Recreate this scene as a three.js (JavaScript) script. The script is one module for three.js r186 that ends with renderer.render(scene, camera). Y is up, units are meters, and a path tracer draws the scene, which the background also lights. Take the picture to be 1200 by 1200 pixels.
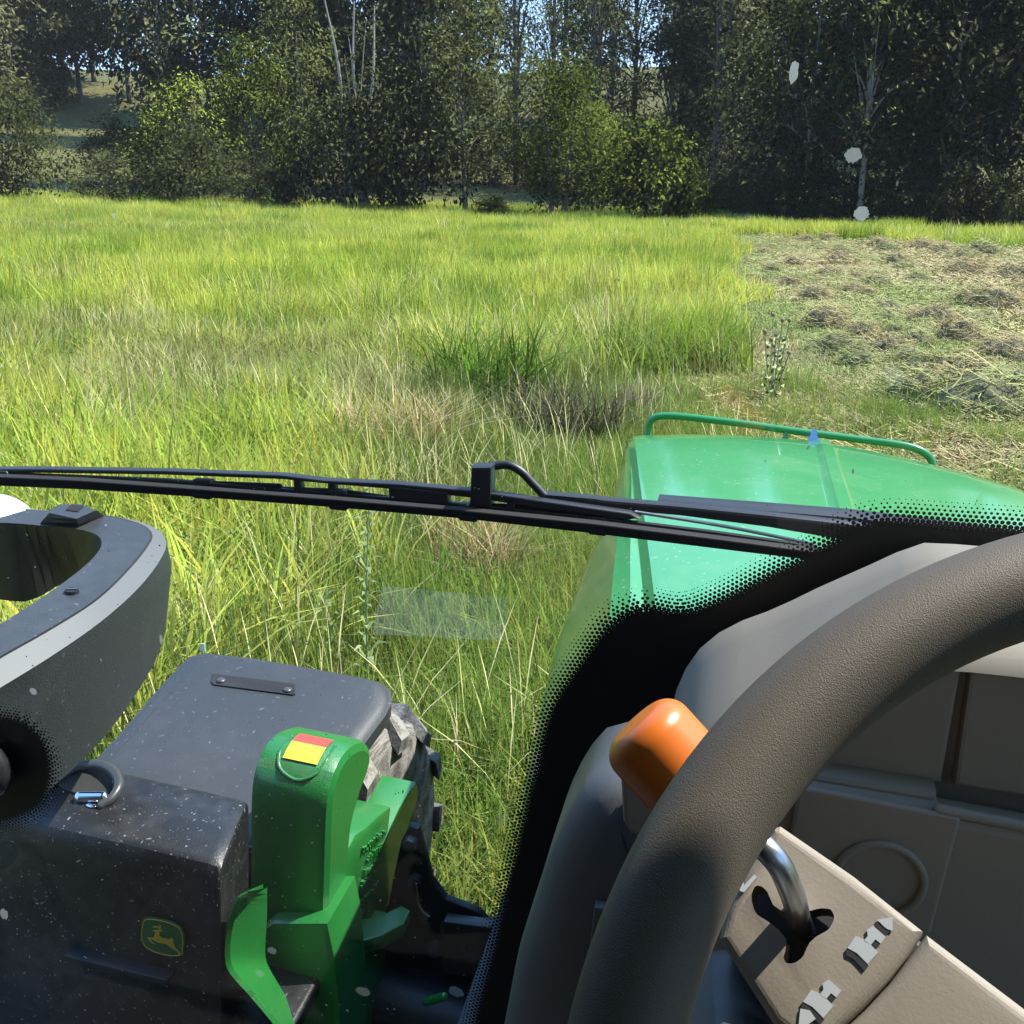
import * as THREE from 'three';
import { mergeGeometries, toCreasedNormals } from 'three/addons/utils/BufferGeometryUtils.js';
import { RoundedBoxGeometry } from 'three/addons/geometries/RoundedBoxGeometry.js';
import { createNoise2D } from 'simplex-noise';

// ---------------------------------------------------------------- camera, sky, sun, exposure
const scene = new THREE.Scene();
const V = (x, y, z) => new THREE.Vector3(x, y, z);
const camera = new THREE.PerspectiveCamera(52, 1, 0.02, 1500);
camera.position.set(0, 2.3, 0);
camera.rotation.x = -18 * Math.PI / 180;
camera.updateMatrixWorld();

const SUN_AZ = 74 * Math.PI / 180, SUN_EL = 54 * Math.PI / 180;      // azimuth right of the view direction
const sunDir = V(Math.cos(SUN_EL) * Math.sin(SUN_AZ), Math.sin(SUN_EL), -Math.cos(SUN_EL) * Math.cos(SUN_AZ));
{
  const w = 512, h = 256, data = new Float32Array(w * h * 4);
  for (let j = 0; j < h; j++) for (let i = 0; i < w; i++) {
    const el = ((j + 0.5) / h - 0.5) * Math.PI, s = Math.max(0, Math.sin(el)), k = (j * w + i) * 4;
    const t = Math.pow(1 - s, 3.2);
    const c = el < 0 ? [0.20, 0.22, 0.14] : [0.16 + 0.26 * t, 0.33 + 0.30 * t, 0.66 + 0.22 * t];
    data.set([c[0] * 1.15, c[1] * 1.15, c[2] * 1.15, 1], k);
  }
  const sky = new THREE.DataTexture(data, w, h, THREE.RGBAFormat, THREE.FloatType);
  sky.mapping = THREE.EquirectangularReflectionMapping; sky.magFilter = sky.minFilter = THREE.LinearFilter;
  sky.wrapS = THREE.RepeatWrapping; sky.needsUpdate = true;
  scene.background = sky; scene.environment = sky;
}
const sun = new THREE.DirectionalLight(new THREE.Color(1, 0.95, 0.86), 4.4);
sun.position.copy(sunDir).multiplyScalar(80); sun.castShadow = true;
sun.shadow.camera.left = sun.shadow.camera.bottom = -60; sun.shadow.camera.right = sun.shadow.camera.top = 60; sun.shadow.camera.far = 250;
sun.shadow.mapSize.set(4096, 4096);
scene.add(sun); scene.add(sun.target);
const renderer = new THREE.WebGLRenderer({ antialias: true });
renderer.toneMapping = THREE.LinearToneMapping;
renderer.toneMappingExposure = 2.35;
renderer.shadowMap.enabled = true;
scene.fog = new THREE.FogExp2(new THREE.Color(0.93, 0.97, 0.95), 0.00018);          // thin haze, added to lift the dark tree line

// ---------------------------------------------------------------- helpers
function rng(seed) { let a = seed >>> 0; return () => { a = (a + 0x6D2B79F5) | 0; let t = Math.imul(a ^ (a >>> 15), 1 | a); t = (t + Math.imul(t ^ (t >>> 7), 61 | t)) ^ t; return ((t ^ (t >>> 14)) >>> 0) / 4294967296; }; }
const R0 = rng(7);
const n2 = createNoise2D(rng(11)), n2b = createNoise2D(rng(23));
const ss = (a, b, x) => { const t = Math.min(1, Math.max(0, (x - a) / (b - a))); return t * t * (3 - 2 * t); };
const lerp = (a, b, t) => a + (b - a) * t;
const gauss = (r) => Math.sqrt(-2 * Math.log(r() + 1e-9)) * Math.cos(6.2832 * r());
const taken = new Map();
function numbered(n) { const k = taken.get(n) || 0; taken.set(n, k + 1); return k ? n + '_' + String(k).padStart(3, '0') : n; }
function tag(o, label, category, group, kind) { if (label) o.userData.label = label; if (category) o.userData.category = category; if (group) o.userData.group = group; if (kind) o.userData.kind = kind; return o; }
function put(o) { o.traverse((c) => { if (c.isMesh) { c.castShadow = true; c.receiveShadow = true; } }); scene.add(o); return o; }
function group(name) { const g = new THREE.Group(); g.name = numbered(name); return g; }
function part(name, geo, mat, parent) { const m = new THREE.Mesh(geo, mat); m.name = name; m.castShadow = m.receiveShadow = true; parent.add(m); return m; }
const col = (r, g, b) => new THREE.Color().setRGB(r, g, b);
function std(c, rough, extra = {}) { return new THREE.MeshStandardMaterial({ color: col(...c), roughness: rough, side: THREE.DoubleSide, ...extra }); }
function phys(c, rough, extra = {}) { return new THREE.MeshPhysicalMaterial({ color: col(...c), roughness: rough, side: THREE.DoubleSide, ...extra }); }

// tileable noise texture: fn(u, v, noise) -> [r, g, b] 0..1, sRGB when colour
function tex(size, fn, { repeat = [1, 1], srgb = false } = {}) {
  const d = new Uint8Array(size * size * 4);
  for (let j = 0; j < size; j++) for (let i = 0; i < size; i++) {
    const c = fn(i / size, j / size), k = (j * size + i) * 4;
    for (let q = 0; q < 3; q++) d[k + q] = Math.max(0, Math.min(255, c[q] * 255)); d[k + 3] = 255;
  }
  const t = new THREE.DataTexture(d, size, size, THREE.RGBAFormat); t.wrapS = t.wrapT = THREE.RepeatWrapping; t.magFilter = THREE.LinearFilter; t.minFilter = THREE.LinearMipmapLinearFilter; t.generateMipmaps = true;
  t.repeat.set(...repeat); if (srgb) t.colorSpace = THREE.SRGBColorSpace; t.needsUpdate = true; return t;
}
function tileNoise(f, seed) { // periodic value noise on an f x f lattice
  const r = rng(seed), g = new Float32Array(f * f); for (let i = 0; i < f * f; i++) g[i] = r();
  return (u, v) => { const x = u * f, y = v * f, i = Math.floor(x), j = Math.floor(y), a = x - i, b = y - j, sa = a * a * (3 - 2 * a), sb = b * b * (3 - 2 * b), G = (p, q) => g[((q % f + f) % f) * f + (p % f + f) % f];
    return lerp(lerp(G(i, j), G(i + 1, j), sa), lerp(G(i, j + 1), G(i + 1, j + 1), sa), sb); };
}

// ---------------------------------------------------------------- the lie of the land
const PSI = 13 * Math.PI / 180, RHO = 5 * Math.PI / 180;             // the tractor's heading, and its lean on the cross slope
const axR = V(Math.cos(PSI) * Math.cos(RHO), -Math.sin(RHO), Math.sin(PSI) * Math.cos(RHO));
const axB = V(-Math.sin(PSI), 0, Math.cos(PSI));
const axU = new THREE.Vector3().crossVectors(axB, axR);
function ground(x, z) {
  const d = -z, r = Math.hypot(x, z);
  const near = -(axU.x * x + axU.z * z) / axU.y * (1 - ss(2.6, 7.5, r));
  const f = ss(6, 50, d);
  const hill = 15 * ss(70, 175, r) + 3 * ss(60, 120, r) * (0.5 + 0.5 * n2(x * 0.02, z * 0.02));
  return near - 0.30 * f - (x < 0 ? 0.03 : 0.014) * x * f * (1 - ss(70, 120, r)) + hill + 0.05 * n2(x * 0.25, z * 0.25) * ss(5, 12, r);
}
const edgeD = [[0, -1.5], [3, -1.4], [4.5, -1.2], [5.6, -1.0], [8, -0.8], [9.6, -0.65], [10.5, -0.4], [10.9, 0.3], [11.4, 1.2], [12.3, 2.6], [43, 8.0], [62, 11.4]];
function edgeX(d) { for (let i = 1; i < edgeD.length; i++) if (d <= edgeD[i][0]) { const [a, p] = edgeD[i - 1], [b, q] = edgeD[i]; return lerp(p, q, (d - a) / (b - a)); } return 12; }
const tallZone = (x, z) => { const d = -z; if (d < 1.2) return 0; const n = 0.25 * n2(x * 0.9, z * 0.9); return ss(0.12, -0.25, x - edgeX(d) + n) * (d < 66 ? 1 : 0); };
const stripZone = (x, z) => { const d = -z, lim = 49 - (x - 10) * 0.9 + 1.0 * n2(x * 0.4, 3.3); return x > edgeX(d) + 0.3 && d > lim && d < lim + 9 ? 1 : 0; };
const mownZone = (x, z) => { const d = -z; return d > 3.5 && x > edgeX(d) + 0.2 && !stripZone(x, z) && d < 60 ? ss(6.2, 10.2, d * 0.55 + x * 1.9) : 0; };
const dryness = (x, z) => { // dry patches in the standing grass
  const b = (cx, cz, r) => Math.exp(-((x - cx) ** 2 + (z - cz) ** 2) / (r * r));
  return Math.min(1, 0.9 * b(-2.9, -11.3, 2.0) + 0.9 * b(-1.0, -9.2, 1.15) + 0.75 * b(-0.45, -6.6, 0.9) + 0.5 * b(-6, -14, 2) + 0.5 * b(-14, -38, 9) + 0.35 * Math.max(0, n2(x * 0.16 + 4, z * 0.1)));
};
{
  const N = 190, P = []; // cells grow with distance
  for (let i = 0; i <= N; i++) { const t = (i / N) * 2 - 1; P.push(Math.sign(t) * (14 * Math.abs(t) + 620 * Math.pow(Math.abs(t), 4))); }
  const pos = [], uv = [], c = [], idx = [];
  for (let j = 0; j <= N; j++) for (let i = 0; i <= N; i++) {
    const x = P[i], z = P[j] - 6; pos.push(x, ground(x, z), z); uv.push(x / 3, z / 3);
    const m = mownZone(x, z), g = 0.5 + 0.5 * n2(x * 0.3, z * 0.3);
    const base = [lerp(0.13, 0.2, g), lerp(0.16, 0.2, g), lerp(0.045, 0.055, g)], hay = [lerp(0.20, 0.27, g), lerp(0.20, 0.22, g), lerp(0.075, 0.095, g)];
    for (let q = 0; q < 3; q++) c.push(lerp(base[q], hay[q], m));
  }
  for (let j = 0; j < N; j++) for (let i = 0; i < N; i++) { const a = j * (N + 1) + i; idx.push(a, a + N + 1, a + 1, a + 1, a + N + 1, a + N + 2); }
  const g = new THREE.BufferGeometry(); g.setAttribute('position', new THREE.Float32BufferAttribute(pos, 3)); g.setAttribute('uv', new THREE.Float32BufferAttribute(uv, 2)); g.setAttribute('color', new THREE.Float32BufferAttribute(c, 3)); g.setIndex(idx); g.computeVertexNormals();
  const na = tileNoise(9, 1), nb = tileNoise(40, 2), nc = tileNoise(160, 3);
  const t = tex(512, (u, v) => { const s = 0.62 + 0.16 * na(u, v) + 0.2 * nb(u, v) + 0.26 * (nc(u, v) - 0.5); return [s, s * 0.97, s * 0.92]; }, { srgb: true });
  const b = tex(512, (u, v) => { const s = 0.4 * nb(u, v) + 0.6 * nc(u, v); return [s, s, s]; });
  const m = part('ground', g, std([1, 1, 1], 1, { vertexColors: true, map: t, bumpMap: b, bumpScale: 0.05 }), scene); m.userData.kind = 'structure'; m.userData.label = 'grassy field floor rising to a slope behind the trees';
}

// ---------------------------------------------------------------- grass
// n blades as tapered curved strips in one tuft; every blade has its own tint
function tuft(seed, n, o) {
  const r = rng(seed), pos = [], nor = [], c = [], idx = [];
  for (let b = 0; b < n; b++) {
    const a = r() * 6.2832, rad = o.rad * Math.sqrt(r()), bx = Math.cos(a) * rad, bz = Math.sin(a) * rad, h = lerp(o.h[0], o.h[1], r()), w = lerp(o.w[0], o.w[1], r()) / 2;
    const dir = r() * 6.2832, bend = h * lerp(o.bend[0], o.bend[1], Math.pow(r(), 1.5)), dx = Math.cos(dir), dz = Math.sin(dir), S = o.seg || 3, k = 1 + (r() - 0.5) * 2 * o.vary;
    const tint = o.tints[Math.floor(r() * o.tints.length)], tw = r() * 1.2 - 0.6, px = -dz * Math.cos(tw) + dx * Math.sin(tw), pz = dx * Math.cos(tw) + dz * Math.sin(tw), b0 = pos.length / 3;
    for (let s = 0; s <= S; s++) {
      const t = s / S, q = bend * t * t, y = h * (t - 0.35 * (bend / h) * t * t), x = bx + dx * q, z = bz + dz * q, ww = w * (o.head ? (t > 0.72 ? (s === S ? 0.25 : o.head) : 0.5) : (s === S ? 0 : 1 - 0.55 * t * t));
      const sl = 2 * bend * t / h + 0.9, nl = Math.hypot(1, sl), nx = -dx / nl, nz = -dz / nl, ny = sl / nl;
      if (s === S && !o.head) { pos.push(x, y, z); nor.push(nx, ny, nz); c.push(tint[0] * k, tint[1] * k, tint[2] * k); }
      else for (const e of [-1, 1]) { pos.push(x + px * ww * e, y, z + pz * ww * e); nor.push(nx, ny, nz); c.push(tint[0] * k, tint[1] * k, tint[2] * k); }
    }
    for (let s = 0; s < S; s++) { const i = b0 + 2 * s; if (s === S - 1 && !o.head) idx.push(i, i + 1, i + 2); else idx.push(i, i + 1, i + 2, i + 2, i + 1, i + 3); }
  }
  const g = new THREE.BufferGeometry(); g.setAttribute('position', new THREE.Float32BufferAttribute(pos, 3)); g.setAttribute('normal', new THREE.Float32BufferAttribute(nor, 3)); g.setAttribute('color', new THREE.Float32BufferAttribute(c, 3)); g.setIndex(idx); return g;
}
const grassMat = phys([1, 1, 1], 1, { specularIntensity: 0.25, vertexColors: true, transmission: 0.42, thickness: 0, ior: 1.35 });
const dryMat = std([1, 1, 1], 0.7, { vertexColors: true });
const lushT = [[1, 1, 1], [0.85, 1, 0.8], [1.15, 1.05, 0.9], [0.7, 0.85, 0.7]], dryT = [[1, 1, 1], [1.2, 1.15, 1.05], [0.75, 0.7, 0.6], [0.8, 0.95, 0.6]];
const kinds = {
  lush: [41, 42, 43].map((s) => tuft(s, 110, { rad: 0.40, h: [0.45, 1.08], w: [0.009, 0.022], bend: [0.1, 0.75], vary: 0.25, tints: lushT, seg: 4 })),
  fine: [51, 52].map((s) => tuft(s, 170, { rad: 0.44, h: [0.35, 1.0], w: [0.003, 0.007], bend: [0.05, 0.6], vary: 0.3, tints: lushT, seg: 3 })),
  stalk: [61, 62].map((s) => tuft(s, 60, { rad: 0.45, h: [0.5, 1.12], w: [0.003, 0.0055], bend: [0.1, 0.6], vary: 0.35, tints: dryT, seg: 4, head: 1.5 })),
  far: [71, 72, 73].map((s) => tuft(s, 250, { rad: 1.0, h: [0.45, 0.98], w: [0.014, 0.032], bend: [0.1, 0.8], vary: 0.25, tints: lushT, seg: 3 })),
  short: [81, 82, 83].map((s) => tuft(s, 260, { rad: 0.35, h: [0.06, 0.26], w: [0.003, 0.007], bend: [0.15, 1.1], vary: 0.35, tints: lushT, seg: 3 })),
  stubble: [91, 92].map((s) => tuft(s, 480, { rad: 0.9, h: [0.02, 0.09], w: [0.004, 0.008], bend: [0.2, 1.6], vary: 0.35, tints: dryT, seg: 2 })),
};
// cut straw lying flat in every direction
function litter(seed, n, rad, len, up, ww = 0.0022) {
  const r = rng(seed), pos = [], nor = [], c = [], idx = [];
  for (let i = 0; i < n; i++) {
    const a = r() * 6.2832, q = rad * Math.sqrt(r()), x = Math.cos(a) * q, z = Math.sin(a) * q, y = up(q / rad) * r(), d = r() * 6.2832, l = len * (0.4 + r()), tilt = (r() - 0.5) * 0.9, w = ww * (0.6 + 0.9 * r()), dx = Math.cos(d), dz = Math.sin(d), cv = (r() - 0.5) * l * 0.5, k = 0.55 + 0.75 * r(), tn = dryT[Math.floor(r() * 4)], b0 = pos.length / 3;
    for (let s = 0; s <= 2; s++) { const t = s - 1, yy = Math.max(0.004, y + t * tilt * l * 0.5), ox = x + dx * l * 0.5 * t - dz * cv * (1 - t * t), oz = z + dz * l * 0.5 * t + dx * cv * (1 - t * t); for (const e of [-1, 1]) { pos.push(ox - dz * w * e, yy + e * w * 0.6, oz + dx * w * e); nor.push(-dx * tilt, 1, -dz * tilt); c.push(tn[0] * k, tn[1] * k, tn[2] * k); } }
    idx.push(b0, b0 + 1, b0 + 2, b0 + 2, b0 + 1, b0 + 3, b0 + 2, b0 + 3, b0 + 4, b0 + 4, b0 + 3, b0 + 5);
  }
  const g = new THREE.BufferGeometry(); g.setAttribute('position', new THREE.Float32BufferAttribute(pos, 3)); g.setAttribute('normal', new THREE.Float32BufferAttribute(nor, 3)); g.setAttribute('color', new THREE.Float32BufferAttribute(c, 3)); g.setIndex(idx); return g;
}
kinds.strawfar = [111, 112].map((s) => litter(s, 700, 1.3, 0.12, () => 0.05, 0.0034));
kinds.straw = [101, 102].map((s) => litter(s, 620, 1.0, 0.17, () => 0.045, 0.0017));
// lists of copies: [variant list name, x, z, scale, yscale, colour]
const lists = {};
function plant(kind, x, z, s, sy, c, r) { const v = Math.floor(r() * kinds[kind].length), k = kind + v; (lists[k] ||= { geo: kinds[kind][v], kind, items: [] }).items.push([x, z, s, sy, r() * 6.2832, (r() - 0.5) * 0.16, (r() - 0.5) * 0.16, c]); }
const mixc = (a, b, t) => [lerp(a[0], b[0], t), lerp(a[1], b[1], t), lerp(a[2], b[2], t)];
const LUSH = [0.275, 0.35, 0.032], YEL = [0.42, 0.44, 0.075], DARK = [0.10, 0.165, 0.02], DRY = [0.38, 0.33, 0.16], OLIVE = [0.20, 0.21, 0.065];
{
  const r = rng(301);
  const zones = [[1.2, 9, 12.5, 'near'], [9, 20, 7, 'near'], [20, 34, 3.6, 'mid'], [34, 66, 1.4, 'far']];
  for (const [d0, d1, dens, lod] of zones) {
    const xm = 0.62 * d1 + 2.5, area = 2 * xm * (d1 - d0), n = Math.floor(area * dens);
    for (let i = 0; i < n; i++) {
      const x = (r() * 2 - 1) * xm, z = -lerp(d0, d1, r()), d = -z; if (Math.abs(x) > 0.62 * d + 2.5) continue;
      const tz = tallZone(x, z), st = stripZone(x, z); if (r() > Math.max(tz, st * 0.9)) continue;
      if (d < 3.4 && x > -1.75) continue; if (Math.hypot(x - 0.45, z + 9.5) < 0.75 || Math.hypot(x + 0.15, z + 10.6) < 0.55) continue;
      const p = n2(x * 0.22, z * 0.15), p2 = n2b(x * 0.7, z * 0.7), dry = dryness(x, z), hgt = (0.82 + 0.14 * n2(x * 0.35 + 9, z * 0.35) + 0.3 * n2b(x * 0.85, z * 0.6 + 5)) * lerp(0.85, 1, Math.min(1, Math.max(tz - 0.2, st))) * (1 - 0.42 * dry) * (d < 6.5 ? lerp(0.75, 1, ss(3.2, 6.5, d)) : 1);
      let c = mixc(LUSH, YEL, ss(-0.5, 0.75, p + 0.35 * p2 + 0.25)); c = mixc(c, DARK, 0.75 * ss(0.15, 0.75, -p2 - 0.25 * p)); c = mixc(c, OLIVE, 0.6 * dry);
      const k = 0.75 + 0.45 * r(); c = [c[0] * k, c[1] * k, c[2] * k];
      const u = r();
      if (lod === 'far' || (lod === 'mid' && u < 0.3)) { if (u < 0.9) plant('far', x, z, 0.9 + 0.3 * r(), hgt * 1.0, c, r); else plant('stalk', x, z, 1.5, hgt * 0.95, DRY, r); continue; }
      if (u < (d < 9 ? 0.09 : 0.16) + 0.6 * dry) plant(r() < 0.55 ? 'stalk' : 'fine', x, z, 1, hgt, mixc(DRY, OLIVE, r() * 0.6), r);
      else if (u < 0.42 + 0.4 * dry) plant('fine', x, z, 1, hgt * 0.95, c, r);
      else plant('lush', x, z, 0.9 + 0.25 * r(), hgt, c, r);
    }
  }
  // the shorter, mixed growth beside the tractor and on towards the mown ground
  for (let i = 0; i < 2400; i++) {
    const d = lerp(1.6, 11.5, Math.pow(r(), 0.68)), x = (r() * 2 - 1) * (0.55 * d + 1.2), z = -d; if (x < edgeX(d) - 0.35 || x > 0.2 + d * 0.62) continue;
    if (mownZone(x, z) > r() * 1.2) continue;
    const near = x - edgeX(d), dry = dryness(x, z), mix = Math.exp(-Math.max(0, near) / 0.55);
    const c = mixc(mixc([0.13, 0.22, 0.03], [0.24, 0.26, 0.06], r()), OLIVE, dry * 0.7), k = 0.8 + 0.4 * r();
    plant('short', x, z, 0.9 + 0.5 * r(), (0.7 + 0.9 * r()) * (1 + mix * 1.1), [c[0] * k, c[1] * k, c[2] * k], r);
    if (r() < 0.12 * mix + 0.01 + 0.06 * dry) plant('stalk', x, z, 0.8, 0.45 + 0.3 * r(), mixc(DRY, OLIVE, r() * 0.5), r);
    if (r() < 0.1 * mix) plant('fine', x, z, 0.8, 0.4 + 0.3 * r(), c, r);
  }
  // mown ground: stubble and loose cut straw
  for (let i = 0; i < 5000; i++) {
    const d = lerp(3.6, 52, Math.pow(r(), 0.66)), x = lerp(edgeX(d), 0.62 * d + 3, r()), z = -d, m = mownZone(x, z); if (r() > m * (d < 20 ? 1 : 0.75)) continue;
    const tr = ss(3.2, 1.2, x - edgeX(d)); const row = (1 - tr) * (0.5 + 0.5 * Math.sin((x - d * 0.19) * 1.15 + 1.2 * n2(x * 0.12, z * 0.08))), g = ss(-0.2, 0.7, n2(x * 0.35, z * 0.16) + 0.45 - row + 0.25 * tr);
    const c = mixc([0.335, 0.27, 0.125], [0.22, 0.27, 0.055], g), k = 0.75 + 0.5 * r(), cc = [c[0] * k, c[1] * k, c[2] * k];
    if (r() < 0.5 + 0.4 * tr) plant('stubble', x, z, d > 20 ? 1.25 : 1, 1, cc, r); else plant(d > 15 ? 'strawfar' : 'straw', x, z, (d > 20 ? 1.2 : 1) * (0.7 + 0.6 * r()), 0.5 + 1.4 * row, mixc(cc, [0.36, 0.29, 0.14], 0.5 * row), r);
  }
}
const grassNames = { lush: ['tall_grass', 'broad bright green blades of tall standing grass'], fine: ['fine_grass', 'thin fine blades mixed through the standing grass'], stalk: ['seed_stalk', 'dry tan seed stalks standing in the grass'], far: ['distant_grass', 'tall yellow green grass across the far field'], short: ['short_grass', 'short green grass beside the tractor'], stubble: ['stubble', 'short pale stubble on the mown ground'], strawfar: ['cut_straw', 'loose cut straw strewn over the mown ground'], straw: ['cut_straw', 'loose cut straw strewn over the mown ground'] };
{
  const m = new THREE.Matrix4(), q = new THREE.Quaternion(), e = new THREE.Euler(), p = V(0, 0, 0), s = V(1, 1, 1), cc = new THREE.Color();
  for (const k in lists) {
    const L = lists[k], im = new THREE.InstancedMesh(L.geo, ['stalk', 'stubble', 'straw', 'strawfar'].includes(L.kind) ? dryMat : grassMat, L.items.length);
    L.items.forEach(([x, z, sc, sy, a, tx, tz, c], i) => { e.set(tx, a, tz); q.setFromEuler(e); p.set(x, ground(x, z) - 0.01, z); s.set(sc, sy, sc); im.setMatrixAt(i, m.compose(p, q, s)); im.setColorAt(i, cc.setRGB(c[0], c[1], c[2])); });
    im.name = numbered(grassNames[L.kind][0]); tag(im, grassNames[L.kind][1], null, null, 'stuff'); im.castShadow = im.receiveShadow = true; scene.add(im);
    console.log(k, L.items.length);
  }
}

// ---------------------------------------------------------------- hay clumps left on the mown strip: each a thing
function clumpGeo(seed) {
  const g = litter(seed, 900, 0.5, 0.24, (t) => 0.30 * Math.sqrt(Math.max(0, 1 - t * t))), u = tuft(seed + 5, 60, { rad: 0.3, h: [0.12, 0.34], w: [0.004, 0.008], bend: [0.5, 1.6], vary: 0.4, tints: dryT, seg: 3 });
  return mergeGeometries([g, u]);
}
{
  const geos = [401, 402, 403, 404].map(clumpGeo), mats = [[0.33, 0.265, 0.125], [0.25, 0.26, 0.09], [0.31, 0.235, 0.11]].map((c) => std(c, 0.8, { vertexColors: true }));
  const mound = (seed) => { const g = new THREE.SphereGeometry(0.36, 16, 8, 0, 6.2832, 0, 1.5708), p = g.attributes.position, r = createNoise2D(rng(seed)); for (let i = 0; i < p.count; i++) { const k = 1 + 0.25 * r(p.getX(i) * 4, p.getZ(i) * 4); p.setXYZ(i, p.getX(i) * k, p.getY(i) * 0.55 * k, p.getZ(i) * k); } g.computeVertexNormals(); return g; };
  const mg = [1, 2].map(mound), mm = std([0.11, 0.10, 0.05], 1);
  const r = rng(55), spots = [[1150, 487, 1.15], [1190, 462, .9], [1068, 472, .75], [1040, 412, .7], [980, 410, .75], [955, 350, .7], [968, 385, .8], [1010, 395, .6], [905, 320, .6], [930, 310, .6], [1130, 325, 1.2], [1165, 360, 1.1], [1015, 280, 1.5], [1000, 345, .7], [1075, 330, .6], [1120, 400, .8], [1095, 375, .8], [1150, 300, 1.3], [1080, 295, 1.2], [1190, 330, 1.1], [945, 285, 1.0], [985, 300, .8], [1050, 310, .9], [925, 335, .6], [1040, 365, .7], [1130, 440, .8], [1180, 420, .9], [895, 300, .6], [1110, 285, 1.2], [1175, 290, 1.3], [1065, 425, .6], [1005, 430, .55], [1140, 355, .8], [970, 325, .7], [1025, 335, .7], [1090, 455, .6]]; for (let i = 0; i < 46; i++) { const q = r(), py = 278 + 190 * q * q, base = 960 + (py - 280) * 0.85, row = Math.floor(r() * 3); spots.push([base + row * (60 + (py - 280) * 0.45) + (r() - .5) * 26, py, 0.3 + 0.4 * r() + (py < 320 ? 0.3 : 0)]); }
  for (const [px, py, s] of spots) {
    const d0 = V((px - 600) / 1230.2, (600 - py) / 1230.2, -1).applyQuaternion(camera.quaternion); let t = 10; for (let i = 0; i < 30; i++) { const p = camera.position.clone().addScaledVector(d0, t); t += (p.y - ground(p.x, p.z)) / Math.max(0.02, -d0.y) * 0.8; if (t > 70) t = 60; }
    const p = camera.position.clone().addScaledVector(d0, t); if (mownZone(p.x, p.z) < 0.3) continue;
    const o = group('hay_clump'); o.position.set(p.x, ground(p.x, p.z) - 0.02, p.z); o.rotation.y = r() * 6.28; o.scale.set(s * 1.1, s * (1.35 + 0.6 * r()), s * 1.1);
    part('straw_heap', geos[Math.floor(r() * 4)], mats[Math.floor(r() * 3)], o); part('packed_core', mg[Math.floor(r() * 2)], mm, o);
    put(tag(o, 'tangled clump of cut hay lying on the mown strip', 'hay clump', 'hay clumps on the mown strip'));
  }
}

// ---------------------------------------------------------------- single plants that stand out in the grass
function onGround(px, py, h = 0) { const d0 = V((px - 600) / 1230.2, (600 - py) / 1230.2, -1).applyQuaternion(camera.quaternion); let t = (2.3 - h) / -d0.y; for (let i = 0; i < 12; i++) { const p = camera.position.clone().addScaledVector(d0, t); t = (2.3 - h - ground(p.x, p.z)) / -d0.y; } const p = camera.position.clone().addScaledVector(d0, t); return V(p.x, ground(p.x, p.z), p.z); }
function tube(pts, rad, seg = 24, rs = 8) { const c = new THREE.CatmullRomCurve3(pts, false, 'centripetal'), g = new THREE.TubeGeometry(c, seg, 1, rs, false), p = g.attributes.position, f = typeof rad === 'function' ? rad : () => rad;
  for (let i = 0; i <= seg; i++) { const ctr = c.getPointAt(i / seg), k = f(i / seg); for (let j = 0; j <= rs; j++) { const q = i * (rs + 1) + j; p.setXYZ(q, ctr.x + (p.getX(q) - ctr.x) * k, ctr.y + (p.getY(q) - ctr.y) * k, ctr.z + (p.getZ(q) - ctr.z) * k); } } return g; }
function leafyStem(name, label, base, h, leaf, lw, n, colr, lean, seed) {
  const r = rng(seed), o = group(name); o.position.copy(base);
  part('stem', tube([V(0, -0.02, 0), V(lean * 0.3, h * 0.5, 0.02), V(lean, h, 0)], (t) => 0.006 * (1 - 0.7 * t), 10, 5), std([colr[0] * 0.8, colr[1] * 0.8, colr[2]], 0.7), o);
  const pos = [], nor = [], idx = [];
  for (let i = 0; i < n; i++) { const t = 0.15 + 0.85 * i / n, a = i * 2.4 + r() * 0.5, l = leaf * (0.6 + 0.6 * r()) * (1.15 - 0.5 * t), x = lean * t * t, y = h * t, dx = Math.cos(a), dz = Math.sin(a), w = lw * l, b = pos.length / 3; pos.push(x, y, 0, x + dx * l * .5 - dz * w, y + l * .5, dz * l * .5 + dx * w, x + dx * l * .5 + dz * w, y + l * .5, dz * l * .5 - dx * w, x + dx * l, y + l * (0.55 - 0.3 * r()), dz * l); for (let k = 0; k < 4; k++) nor.push(-dx * .6, .8, -dz * .6); idx.push(b, b + 1, b + 2, b + 2, b + 1, b + 3); }
  const g = new THREE.BufferGeometry(); g.setAttribute('position', new THREE.Float32BufferAttribute(pos, 3)); g.setAttribute('normal', new THREE.Float32BufferAttribute(nor, 3)); g.setIndex(idx);
  const f = part('leaf_cluster', g, phys(colr, 1, { specularIntensity: 0.3, transmission: 0.3, thickness: 0 }), o); f.userData.kind = 'stuff';
  return put(tag(o, label, 'weed'));
}
leafyStem('pale_weed', 'tall pale leafed weed standing between green and dry grass', onGround(432, 830), 1.05, 0.085, 0.15, 46, [0.24, 0.31, 0.11], 0.05, 71);
leafyStem('small_weed', 'low grey green weed at the edge of the tall grass', onGround(395, 800), 0.45, 0.08, 0.18, 20, [0.22, 0.29, 0.10], -0.04, 72);
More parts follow.
